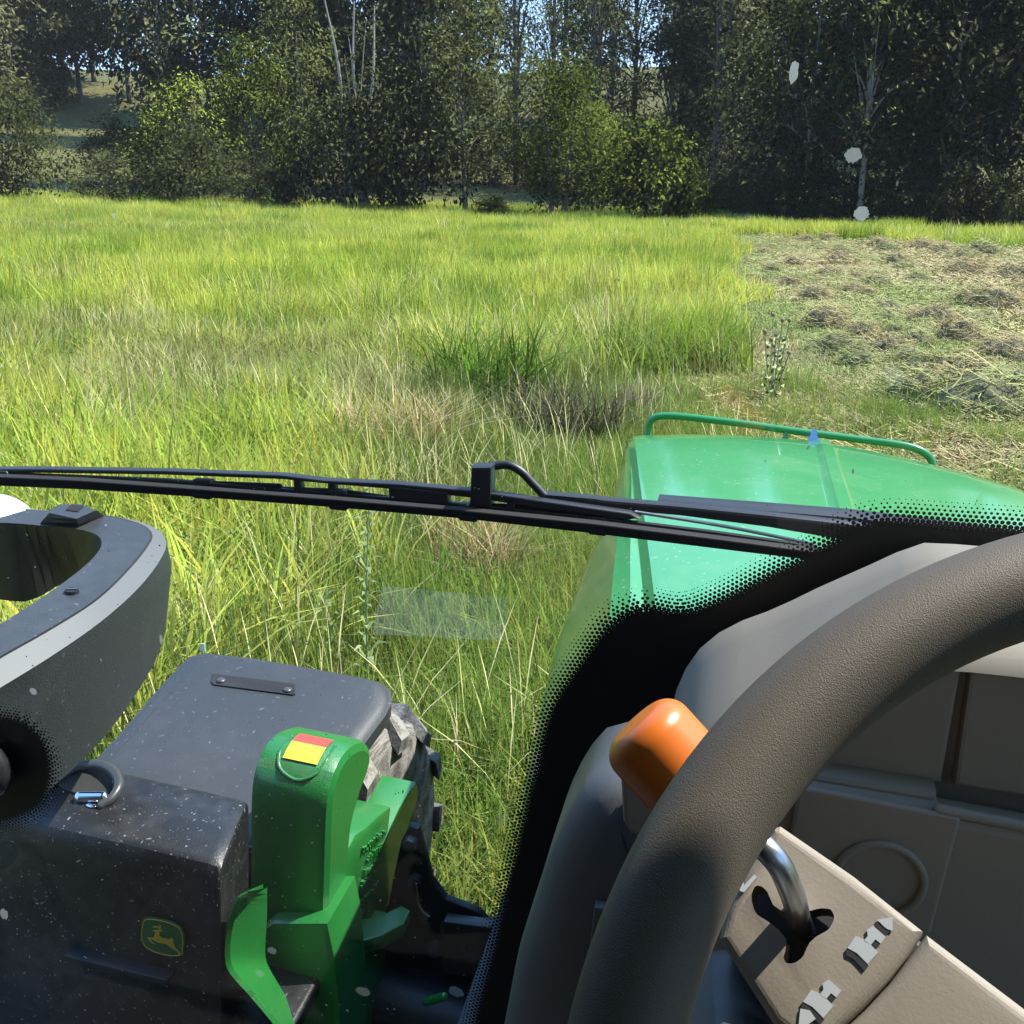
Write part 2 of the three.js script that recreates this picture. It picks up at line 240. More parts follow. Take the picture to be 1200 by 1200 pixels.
{
  const b = onGround(905, 470), o = group('thistle'), r = rng(73); o.position.copy(b);
  for (let i = 0; i < 7; i++) { const a = r() * 6.28, s = 0.08 + 0.16 * r(), h = 0.5 + 0.35 * r(); part('stem', tube([V(0, 0, 0), V(Math.cos(a) * s * 0.6, h * 0.5, Math.sin(a) * s * 0.4), V(Math.cos(a) * s, h, Math.sin(a) * s)], 0.006, 8, 5), std([0.2, 0.22, 0.1], 0.8), o); const hd = part('seed_head', new THREE.IcosahedronGeometry(0.022, 1), std([0.22, 0.14, 0.08], 0.9), o); hd.position.set(Math.cos(a) * s, h + 0.015, Math.sin(a) * s); }
  const pos = [], nor = [], idx = []; for (let i = 0; i < 130; i++) { const a = r() * 6.28, y = 0.05 + 0.62 * r(), q = 0.14 * r(), l = 0.05, x = Math.cos(a) * q, z = Math.sin(a) * q, n = pos.length / 3; pos.push(x, y, z, x + l * (r() - .5), y + l * .8, z + l * (r() - .5), x + l * (r() - .5) * 1.6, y + l * .3, z + l * (r() - .5)); for (let k = 0; k < 3; k++) nor.push(0.2, .9, .3); idx.push(n, n + 1, n + 2); }
  const g = new THREE.BufferGeometry(); g.setAttribute('position', new THREE.Float32BufferAttribute(pos, 3)); g.setAttribute('normal', new THREE.Float32BufferAttribute(nor, 3)); g.setIndex(idx); part('leaf_cluster', g, std([0.28, 0.32, 0.14], 0.9), o).userData.kind = 'stuff';
  put(tag(o, 'wiry thistle with brown seed heads at the mown edge', 'weed'));
}
function tussock(label, px, py, s, h, mat, seed) { const o = group('grass_tussock'), b = onGround(px, py); o.position.copy(b); part('blade_cluster', tuft(seed, 560, { rad: 0.34, h: [0.3, 0.8], w: [0.006, 0.014], bend: [0.2, 1.1], vary: 0.45, tints: dryT, seg: 3 }), mat, o).userData.kind = 'stuff'; o.scale.set(s, h, s); return put(tag(o, label, 'grass tussock')); }
const tm = (c) => phys(c, 1, { specularIntensity: 0.25, vertexColors: true, transmission: 0.25, thickness: 0 });
tussock('dark grey brown tussock at the corner of the tall grass', 664, 524, 1.35, 1.0, tm([0.075, 0.068, 0.036]), 501);
tussock('brownish tussock beside the dark grey one', 742, 490, 0.6, 0.6, tm([0.17, 0.15, 0.08]), 502);
tussock('deep green arching tussock at the front of the tall grass', 575, 482, 1.75, 1.5, tm([0.08, 0.15, 0.012]), 503);
tussock('tan dry tussock in front of the deep green one', 470, 555, 1.3, 1.05, tm([0.38, 0.29, 0.15]), 504);
tussock('small olive tussock in the short grass by the hood', 640, 555, 0.4, 0.5, tm([0.2, 0.2, 0.08]), 505);
tussock('tan tussock beneath the wiper in the short grass', 560, 690, 0.75, 0.75, tm([0.33, 0.26, 0.13]), 506);

// ---------------------------------------------------------------- trees
function leaves(seed, lobes, count0, o) {
  const count = Math.round(count0 * (o.thin || 0.62));
  const r = rng(seed), pos = [], nor = [], c = [], idx = [], cl = [], W = lobes.reduce((a, l) => a + l[3] * l[3], 0);
  for (const l of lobes) { const k = Math.max(4, Math.round(o.clumps * l[3] * l[3] / W)); for (let i = 0; i < k; i++) { const u = V(gauss(r), gauss(r) * 0.9 + 0.25, gauss(r)).normalize(), q = l[3] * (0.45 + 0.55 * Math.sqrt(r())); cl.push([l[0] + u.x * q, l[1] + u.y * q * (o.flat || 0.8), l[2] + u.z * q, u, 0.8 + 0.45 * r()]); } }
  const n = V(0, 0, 0), t = V(0, 0, 0), b = V(0, 0, 0);
  for (let i = 0; i < count; i++) {
    const k = cl[Math.floor(r() * cl.length)], x = k[0] + gauss(r) * o.cr, y = k[1] + gauss(r) * o.cr * 0.75, z = k[2] + gauss(r) * o.cr, l = o.len * (0.6 + 0.8 * r()), w = l * o.wid, s = pos.length / 3;
    n.set(k[3].x + gauss(r) * 0.8, k[3].y + 0.85 + gauss(r) * 0.8, k[3].z + gauss(r) * 0.8).normalize(); t.set(gauss(r), gauss(r) - o.droop, gauss(r)); t.addScaledVector(n, -t.dot(n)).normalize(); b.crossVectors(n, t);
    const T = o.cols[Math.floor(r() * o.cols.length)], f = k[4] * (0.8 + 0.4 * r());
    pos.push(x, y, z, x + t.x * l * .5 + b.x * w, y + t.y * l * .5 + b.y * w, z + t.z * l * .5 + b.z * w, x + t.x * l * .5 - b.x * w, y + t.y * l * .5 - b.y * w, z + t.z * l * .5 - b.z * w, x + t.x * l, y + t.y * l, z + t.z * l);
    for (let q = 0; q < 4; q++) { nor.push(n.x, n.y, n.z); c.push(T[0] * f, T[1] * f, T[2] * f); } idx.push(s, s + 1, s + 2, s + 2, s + 1, s + 3);
  }
  const g = new THREE.BufferGeometry(); g.setAttribute('position', new THREE.Float32BufferAttribute(pos, 3)); g.setAttribute('normal', new THREE.Float32BufferAttribute(nor, 3)); g.setAttribute('color', new THREE.Float32BufferAttribute(c, 3)); g.setIndex(idx); return g;
}
function limbs(seed, h, rad, lobes, fork, many, stems = 1) {
  const r = rng(seed), gs = [];
  for (let s = 0; s < stems; s++) { const ox = stems > 1 ? (s - (stems - 1) / 2) * 0.5 : 0, lx = ox * 2.5 + (r() - .5) * h * 0.08; gs.push(tube([V(ox, -0.3, 0), V(ox + lx * .25, h * .35, (r() - .5) * .3), V(ox + lx * .6, h * .7, (r() - .5) * .4), V(ox + lx, h, 0)], (t) => rad * (1 - 0.82 * t), 14, 7)); }
  for (const l of lobes.slice(0, many)) { const y0 = Math.min(l[1] - 0.3, h * fork + r() * h * (0.85 - fork)); gs.push(tube([V(0, Math.max(0.3, y0 * 0.85), 0), V(l[0] * .45, lerp(y0, l[1], .55), l[2] * .45), V(l[0], l[1] + l[3] * .3, l[2])], (t) => rad * 0.42 * (1 - 0.85 * t), 8, 5)); }
  return mergeGeometries(gs);
}
function lobeSet(seed, n, y0, y1, spread, r0, r1, cone = 0) { const r = rng(seed), a = []; for (let i = 0; i < n; i++) { const t = (i + r()) / n, ang = i * 2.4 + r(), y = lerp(y0, y1, t), s = spread * Math.sqrt(r()) * (cone ? 1 - cone * t : Math.sqrt(Math.max(0.12, 1 - Math.pow(2 * t - 0.9, 2)))); a.push([Math.cos(ang) * s, y, Math.sin(ang) * s, lerp(r0, r1, r())]); } return a; }
const barkG = std([0.15, 0.13, 0.105], 0.9), barkD = std([0.09, 0.075, 0.06], 0.95), barkP = std([0.30, 0.27, 0.23], 0.85);
const leafMat = phys([1, 1, 1], 1, { specularIntensity: 0.6, vertexColors: true, transmission: 0.64, thickness: 0, ior: 1.3 });
const gumC = [[0.34, 0.39, 0.2], [0.4, 0.45, 0.23], [0.27, 0.32, 0.16]], darkC = [[0.33, 0.41, 0.18], [0.39, 0.47, 0.21], [0.27, 0.345, 0.15]], liteC = [[0.46, 0.62, 0.12], [0.52, 0.68, 0.15], [0.38, 0.53, 0.1]], olivC = [[0.38, 0.47, 0.17], [0.44, 0.53, 0.2], [0.31, 0.4, 0.14]];
const models = {};
function model(key, seed, h, rad, lobes, count, o, bark, fork = 0.35, many = 10, stems = 1) { models[key] = { crown: leaves(seed, lobes, count, o), trunk: limbs(seed + 1, h, rad, lobes, fork, many, stems), bark }; }
for (const [i, s] of [[0, 601], [1, 621], [2, 641]]) model('gum' + i, s, 18, 0.24, lobeSet(s, 24, 3.2, 20.5, 3.7, 1.3, 2.3), 12000, { clumps: 220, cr: 0.65, len: 0.55, wid: 0.2, droop: 1.4, cols: gumC }, barkG, 0.4, 14);
for (const [i, s] of [[0, 661], [1, 681]]) model('pine' + i, s, 17.5, 0.26, lobeSet(s, 22, 1.6, 19, 3.4, 1.3, 2.0, 0.62), 7000, { clumps: 170, cr: 0.5, len: 0.4, wid: 0.14, droop: 1.0, cols: darkC }, barkD, 0.15, 18);
for (const [i, s] of [[0, 701], [1, 721]]) model('broad' + i, s, 11, 0.3, lobeSet(s, 24, 1.4, 13, 4.4, 1.5, 2.4), 8000, { clumps: 210, cr: 0.5, len: 0.32, wid: 0.28, droop: 0.5, cols: darkC }, barkD, 0.2, 16);
for (const [i, s] of [[0, 741], [1, 761]]) model('wattle' + i, s, 5.6, 0.13, lobeSet(s, 22, 1.1, 6.7, 2.9, 0.8, 1.35), 9500, { clumps: 190, cr: 0.4, len: 0.21, wid: 0.2, droop: 0.7, cols: liteC, thin: 0.85 }, barkD, 0.15, 14, 2);
model('olive0', 781, 10.5, 0.17, lobeSet(781, 20, 3.2, 11.6, 2.7, 0.9, 1.6), 8500, { clumps: 170, cr: 0.4, len: 0.28, wid: 0.2, droop: 0.9, cols: olivC }, barkG, 0.3, 14);
model('bush0', 801, 2.4, 0.07, lobeSet(801, 14, 0.5, 2.9, 1.9, 0.6, 1.0), 6500, { clumps: 140, cr: 0.26, len: 0.12, wid: 0.24, droop: 0.3, cols: olivC, thin: 1.3 }, barkD, 0.1, 10, 2);
model('bush1', 821, 2.2, 0.07, lobeSet(821, 14, 0.4, 2.6, 1.9, 0.6, 1.0), 6000, { clumps: 140, cr: 0.26, len: 0.13, wid: 0.26, droop: 0.3, cols: darkC, thin: 1.2 }, barkD, 0.1, 10, 2);
model('bush2', 831, 2.6, 0.07, lobeSet(831, 14, 0.5, 3.0, 1.8, 0.6, 1.0), 6500, { clumps: 110, cr: 0.26, len: 0.2, wid: 0.26, droop: 0.3, cols: liteC, thin: 0.8 }, barkD, 0.1, 10, 2);
model('bare0', 841, 10.5, 0.16, lobeSet(841, 12, 2.2, 9.5, 2.4, 0.6, 1.0), 1500, { clumps: 60, cr: 0.4, len: 0.25, wid: 0.22, droop: 0.8, cols: olivC }, barkP, 0.1, 12, 3);
const rT = rng(91);
function tree(name, key, px, d, s, sy, label, grp) {
  const M = models[key], o = group(name), x = (px - 600) / 1230.2 * d * 0.951; o.position.set(x, ground(x, -d) - 0.05, -d); o.rotation.y = rT() * 6.28; o.scale.set(s, s * sy, s);
  part('trunk', M.trunk, M.bark, o); part('crown', M.crown, leafMat, o);
  return put(tag(o, label, name.includes('shrub') ? 'shrub' : 'tree', grp));
}
// the group at the far side of the field
tree('shrub', 'bush0', 5, 57, 1.6, 1.2, 'rounded grey green shrub at the open end of the tree line by the pasture');
tree('shrub', 'bush1', 140, 60, 1.1, .9, 'low dark shrub in front of the pasture gap');
tree('leafy_tree', 'wattle0', 215, 63, 1.0, 0.98, 'spreading tree with bright sunlit top beside the pasture gap');
tree('leafy_tree', 'wattle1', 300, 66, 1.0, 1.28, 'taller bright topped tree right behind the spreading one');
tree('shrub', 'bush1', 225, 59.5, 1.45, 1.0, 'dense dark shrub under the spreading bright topped tree');
tree('shrub', 'bush1', 320, 60, 1.1, .8, 'small dark shrub beside the bare trunked tree');
tree('olive_tree', 'olive0', 352, 69, 0.95, 1.05, 'slim olive crowned tree behind the bare trunked one');
tree('bare_tree', 'bare0', 420, 60, 1.05, 0.98, 'nearly leafless tree with several pale bare trunks');
tree('shrub', 'bush1', 395, 59, 1.6, 1.35, 'broad dark leaved shrub at the foot of the pale trunks');
tree('shrub', 'bush1', 470, 59.5, 1.7, 1.45, 'high dark leaved shrub between pale trunks and slender tree');
tree('slender_tree', 'olive0', 545, 60, 0.98, 0.97, 'slender tree with single dark trunk and airy crown');
tree('shrub', 'bush2', 575, 56.5, .6, .6, 'small light green shrub below the slender tree');
tree('leafy_tree', 'wattle0', 655, 58, 1.18, 0.98, 'large light green tree with leaning dark branches');
tree('leafy_tree', 'wattle1', 700, 60, 0.9, 0.92, 'smaller light green tree leaning against the large one');
tree('shrub', 'bush2', 770, 55, 1.2, 1.2, 'bright green shrub at the corner of the standing grass');
tree('shrub', 'bush2', 805, 56.5, .75, .95, 'narrow bright shrub next to the dark trees');
// dark trees on the right
const darkRow = 'dense dark tree in the shaded belt behind the mown ground';
for (const [k, px, d, s, sy] of [['pine0', 838, 78, 1.0, 1.05], ['pine1', 795, 84, 1.0, 1.0], ['broad0', 930, 67, 1.1, 1.05], ['broad1', 1010, 66, 1.15, 1.1], ['broad0', 1090, 64, 1.2, 1.15], ['broad1', 1170, 62, 1.15, 1.15], ['broad0', 1250, 60, 1.2, 1.2], ['pine0', 1045, 74, 1.15, 1.05], ['pine1', 1140, 72, 1.15, 1.1], ['pine1', 1220, 73, 1.15, 1.15], ['broad1', 890, 78, .9, .95], ['pine0', 1330, 66, 1.2, 1.1]]) tree('dark_tree', k, px, d, s, sy, darkRow, 'dark trees behind the mown ground');
tree('olive_tree', 'olive0', 1012, 58, 1.12, 1.12, 'light crowned tree standing out from the shaded belt');
tree('olive_tree', 'olive0', 948, 62, 1.0, 1.15, 'grey green airy tree at the near end of the shaded belt');
tree('tall_tree', 'gum1', 1108, 60, 0.95, 0.98, 'tree with a pale straight trunk within the shaded belt');
for (const [px, d, s] of [[860, 63, .9], [900, 62, 1.1], [945, 61, 1.0], [985, 60, 1.1], [1030, 59, 1.0], [1075, 58, 1.1], [1120, 57, 1.1], [1165, 56, 1.0], [1210, 55, 1.1], [840, 66, .8]]) tree('shrub', 'bush1', px, d, s, .95, 'dark shrub at the foot of the shaded tree belt', 'dark shrubs at the foot of the shaded belt');
// tall thin-crowned trees on the slope behind
const back = 'tall thin crowned tree in the wooded slope behind the field';
{
  const r = rng(77); let i = 0;
  for (const [d, n, j] of [[84, 11, 0], [99, 18, 1], [114, 27, 2]]) for (let k = 0; k < n; k++) {
    const px = -60 + (k + 0.5 + (r() - .5) * 0.5) * 1320 / n; if (j === 0 && (px < 270)) continue;
    if (j < 1 && px > 830) continue; if (j < 2 && px > 20 && px < 130) continue;
    const gap = Math.abs(px - 285) < 30 || Math.abs(px - 918) < 30; if (gap && j === 2) continue;
    tree('tall_tree', (px > 560 && px < 800 && r() < .75) ? 'pine' + (i % 2) : 'gum' + (i++ % 3), px, d + (r() - .5) * 8, (0.92 + 0.25 * r()) * (gap ? .72 : 1), 0.95 + 0.12 * r(), back, 'tall trees on the slope behind the field');
  }
  for (const [k, px, d, sc] of [['gum0', 12, 118, 1.15], ['gum1', 48, 125, 1.2], ['gum2', 88, 119, 1.15], ['gum0', 122, 126, 1.2], ['gum1', -30, 112, 1.1]]) tree('tall_tree', k, px, d, sc, 1, back, 'tall trees on the slope behind the field');
  for (let k = 0; k < 14; k++) { const px = 10 + k * 62 + (r() - .5) * 30; if (px > 850) continue; if (px < 130) { tree('shrub', 'bush1', px, 113 + r() * 6, 1.6, 1.1, 'shrub growing under the tall trees on the slope', 'shrubs under the tall trees on the slope'); continue; } tree('shrub', 'bush1', px, 78 + r() * 12, 1.0 + .5 * r(), 1, 'shrub growing under the tall trees on the slope', 'shrubs under the tall trees on the slope'); }
}

// ================================================================ the tractor
// local axes: x to its right, y up, -z forward; the camera's pixel rays are cut with planes of the tractor (windscreen, hood, panels) to place what touches them
const tractor = group('tractor');
{ const m = new THREE.Matrix4().makeBasis(axR, axU, axB); tractor.quaternion.setFromRotationMatrix(m); }
tag(tractor, 'green farm tractor with ribbed hood, loader mount and windscreen wiper, driver cab included', 'tractor');
const toLocal = new THREE.Matrix4().makeBasis(axR, axU, axB).invert(), eyeL = camera.position.clone().applyMatrix4(toLocal);
function L(px, py, pl) { const d = V((px - 600) / 1230.2, (600 - py) / 1230.2, -1).applyQuaternion(camera.quaternion).applyMatrix4(toLocal), ax = Object.keys(pl)[0]; return eyeL.clone().addScaledVector(d, (pl[ax] - eyeL[ax]) / d[ax]); }
function LP(px, py, p0, n, off = 0) { const d = V((px - 600) / 1230.2, (600 - py) / 1230.2, -1).applyQuaternion(camera.quaternion).applyMatrix4(toLocal); return eyeL.clone().addScaledVector(d, (p0.clone().sub(eyeL).dot(n) + off) / d.dot(n)); }
const LL = (pts, pl) => pts.map(([a, b]) => L(a, b, pl));
function smooth(pts, n, closed = false) { return new THREE.CatmullRomCurve3(pts, closed, 'centripetal').getSpacedPoints(n).slice(0, closed ? n : n + 1); }
function boxUV(g, s = 1) { const p = g.attributes.position, n = g.attributes.normal, uv = new Float32Array(p.count * 2); for (let i = 0; i < p.count; i++) { const a = Math.abs(n.getX(i)), b = Math.abs(n.getY(i)), c = Math.abs(n.getZ(i)), [u, v] = a > b && a > c ? [p.getZ(i), p.getY(i)] : b > c ? [p.getX(i), p.getZ(i)] : [p.getX(i), p.getY(i)]; uv[2 * i] = u * s; uv[2 * i + 1] = v * s; } g.setAttribute('uv', new THREE.BufferAttribute(uv, 2)); return g; }
function finish(pos, idx, crease) { let g = new THREE.BufferGeometry(); g.setAttribute('position', new THREE.Float32BufferAttribute(pos, 3)); g.setIndex(idx); g = toCreasedNormals(g, crease); return boxUV(g); }
// rings of equally many points joined to a skin; closed rings may be capped
function loft(rings, { closed = true, cap0 = true, cap1 = true, crease = 0.6 } = {}) {
  const n = rings[0].length, pos = [], idx = []; for (const r of rings) for (const p of r) pos.push(p.x, p.y, p.z);
  for (let i = 0; i + 1 < rings.length; i++) for (let j = 0; j < (closed ? n : n - 1); j++) { const a = i * n + j, b = i * n + (j + 1) % n; idx.push(a, a + n, b, b, a + n, b + n); }
  const cap = (k, flip) => { const r = rings[k], N = V(0, 0, 0); for (let i = 0; i < n; i++) { const a = r[i], b = r[(i + 1) % n]; N.x += (a.y - b.y) * (a.z + b.z); N.y += (a.z - b.z) * (a.x + b.x); N.z += (a.x - b.x) * (a.y + b.y); } N.normalize(); const u = Math.abs(N.y) < 0.9 ? V(0, 1, 0).cross(N).normalize() : V(1, 0, 0).cross(N).normalize(), v = N.clone().cross(u); for (const t of THREE.ShapeUtils.triangulateShape(r.map((p) => new THREE.Vector2(p.dot(u), p.dot(v))), [])) idx.push(k * n + t[0], k * n + t[flip ? 2 : 1], k * n + t[flip ? 1 : 2]); };
  if (closed && cap0) cap(0, true); if (closed && cap1) cap(rings.length - 1, false);
  return finish(pos, idx, crease);
}
function inset(pts, N, b) { // move a flat outline inwards by b
  const n = pts.length, u = Math.abs(N.y) < 0.9 ? V(0, 1, 0).cross(N).normalize() : V(1, 0, 0).cross(N).normalize(), v = N.clone().cross(u), q = pts.map((p) => [p.dot(u), p.dot(v)]); let A = 0; for (let i = 0; i < n; i++) { const a = q[i], c = q[(i + 1) % n]; A += a[0] * c[1] - c[0] * a[1]; } const s = Math.sign(A);
  return pts.map((p, i) => { const a = q[(i + n - 1) % n], c = q[i], e = q[(i + 1) % n]; let n1 = [-(c[1] - a[1]), c[0] - a[0]], n3 = [-(e[1] - c[1]), e[0] - c[0]]; const l1 = Math.hypot(...n1) || 1, l3 = Math.hypot(...n3) || 1; n1 = [n1[0] / l1, n1[1] / l1]; n3 = [n3[0] / l3, n3[1] / l3]; let m = [n1[0] + n3[0], n1[1] + n3[1]]; const k = Math.max(0.5, 1 + n1[0] * n3[0] + n1[1] * n3[1]); m = [m[0] / k * b * s, m[1] / k * b * s]; return p.clone().addScaledVector(u, m[0]).addScaledVector(v, m[1]); });
}
// a flat outline pushed through along dir, with both rims chamfered by b in two steps
function slab(pts, dir, b = 0.004, crease = 0.75) {
  const N = dir.clone().normalize(), D = dir.length(), at = (p, t) => p.map((q) => q.clone().addScaledVector(N, t));
  if (!b) return loft([pts, at(pts, D)], { crease });
  const i1 = inset(pts, N, b), i2 = inset(pts, N, b * 0.3);
  return loft([i1, at(i2, b * 0.3), at(pts, b), at(pts, D - b), at(i2, D - b * 0.3), at(i1, D)], { crease });
}
const rbox = (w, h, d, r, x, y, z) => boxUV(((g) => g.index ? g.toNonIndexed() : g)(new RoundedBoxGeometry(w, h, d, 3, r)).translate(x, y, z));
const capTube = (pts, rad, seg = 24, rs = 10) => { const g = tube(pts, rad, seg, rs).toNonIndexed(), f = typeof rad === 'function' ? rad : () => rad, e0 = new THREE.SphereGeometry(f(0), rs, 6).toNonIndexed().translate(...pts[0].toArray()), e1 = new THREE.SphereGeometry(f(1), rs, 6).toNonIndexed().translate(...pts[pts.length - 1].toArray()); return boxUV(mergeGeometries([g, e0, e1])); };
const along = (g, from, to) => { const d = to.clone().sub(from), q = new THREE.Quaternion().setFromUnitVectors(V(0, 1, 0), d.clone().normalize()); return g.applyQuaternion(q).translate(from.x, from.y, from.z); };
const bolt = (r, h) => new THREE.CylinderGeometry(r * 0.92, r, h, 6);

// ---- materials
const grain = (() => { const a = tileNoise(64, 5), b = tileNoise(128, 6), c = tileNoise(8, 8); return tex(512, (u, v) => { const s = 0.55 * a(u, v) + 0.45 * b(u, v) + 0 * c(u, v); return [s, s, s]; }, { repeat: [12, 12] }); })();
// specks of dust, straw and dried insects
function speckled(seed, n, base, dirt, amount, rep) {
  const S = 1024, d = new Float32Array(S * S), r = rng(seed); for (let i = 0; i < n; i++) { const x = r() * S, y = r() * S, q = 0.6 + 2.2 * Math.pow(r(), 4), st = 1 + 3 * Math.pow(r(), 3), a = r() * 3.14, k = 0.3 + 0.7 * r(); for (let j = -8; j <= 8; j++) for (let i2 = -8; i2 <= 8; i2++) { const u = (i2 * Math.cos(a) + j * Math.sin(a)) / st, v = -i2 * Math.sin(a) + j * Math.cos(a), w = Math.exp(-(u * u + v * v) / (q * q)); if (w > 0.05) { const o = ((Math.floor(y) + j + S) % S) * S + (Math.floor(x) + i2 + S) % S; d[o] = Math.max(d[o], w * k); } } }
  const a = tileNoise(6, seed + 1), b = tileNoise(30, seed + 2);
  return tex(S, (u, v) => { const t = Math.min(1, d[Math.floor(v * S) * S + Math.floor(u * S)] * amount + 0.12 * amount * Math.max(0, a(u, v) * 0.6 + b(u, v) * 0.5 - 0.45)); return [0, 1, 2].map((q) => Math.pow(lerp(base[q], dirt[q], t), 1 / 2.2)); }, { srgb: true, repeat: rep });
}
const hoodMat = phys([1, 1, 1], 0.42, { map: speckled(201, 1500, [0.03, 0.26, 0.05], [0.45, 0.52, 0.4], 0.85, [1.6, 1.6]), clearcoat: 0.8, clearcoatRoughness: 0.08 });
const mastMat = phys([1, 1, 1], 0.42, { map: speckled(211, 260, [0.010, 0.175, 0.026], [0.22, 0.3, 0.18], 0.5, [3, 3]), clearcoat: 0.5, clearcoatRoughness: 0.22, bumpMap: grain, bumpScale: 0.0007 });
const greenMat = phys([0.014, 0.20, 0.04], 0.35, { clearcoat: 0.6, clearcoatRoughness: 0.15 });
const fenderMat = phys([1, 1, 1], 0.5, { map: speckled(221, 900, [0.030, 0.033, 0.036], [0.30, 0.31, 0.31], 0.5, [1.5, 1.5]), bumpMap: grain, bumpScale: 0.0003 });
const boxMat = phys([1, 1, 1], 0.38, { map: speckled(231, 1500, [0.008, 0.0085, 0.0095], [0.45, 0.45, 0.43], 0.7, [2, 2]), bumpMap: grain, bumpScale: 0.0003 });
const blackMat = phys([0.014, 0.015, 0.018], 0.5), rubberMat = std([0.012, 0.012, 0.013], 0.75), satinMat = std([0.02, 0.022, 0.026], 0.45);
const armMat = phys([1, 1, 1], 0.48, { map: speckled(241, 700, [0.028, 0.032, 0.034], [0.35, 0.36, 0.36], 0.5, [2, 2]), bumpMap: grain, bumpScale: 0.0005 });
const armGlintMat = phys([0.11, 0.117, 0.115], 0.5, { bumpMap: grain, bumpScale: 0.00007 });  // housing plastic painted lighter, for the sun glint along its bevel
const chrome = std([0.75, 0.77, 0.8], 0.16, { metalness: 1 }), steel = std([0.5, 0.52, 0.54], 0.32, { metalness: 1 });
const trimMat = phys([0.235, 0.203, 0.155], 0.62, { bumpMap: grain, bumpScale: 0.00007 }), trimDark = phys([0.045, 0.045, 0.045], 0.5, { bumpMap: grain, bumpScale: 0.00007 });
const wheelMat = phys([0.088, 0.073, 0.052], 0.6, { bumpMap: (() => { const t = grain.clone(); t.repeat.set(1, 1); t.needsUpdate = true; return t; })(), bumpScale: 0.00016 });
const consoleMat = phys([0.10, 0.102, 0.102], 0.42, { bumpMap: grain, bumpScale: 0.00007 });
const orangeMat = phys([0.62, 0.14, 0.01], 0.38, { clearcoat: 0.3, clearcoatRoughness: 0.3 });
const tyreMat = std([0.25, 0.245, 0.235], 0.95, { map: tex(512, (() => { const a = tileNoise(10, 91), b = tileNoise(60, 92); return (u, v) => { const t = 0.55 + 0.5 * a(u, v) + 0.35 * (b(u, v) - 0.5); return [t, t * 0.97, t * 0.93]; }; })(), { srgb: true, repeat: [4, 4] }) });
const fritMat = std([0.006, 0.006, 0.007], 0.5);

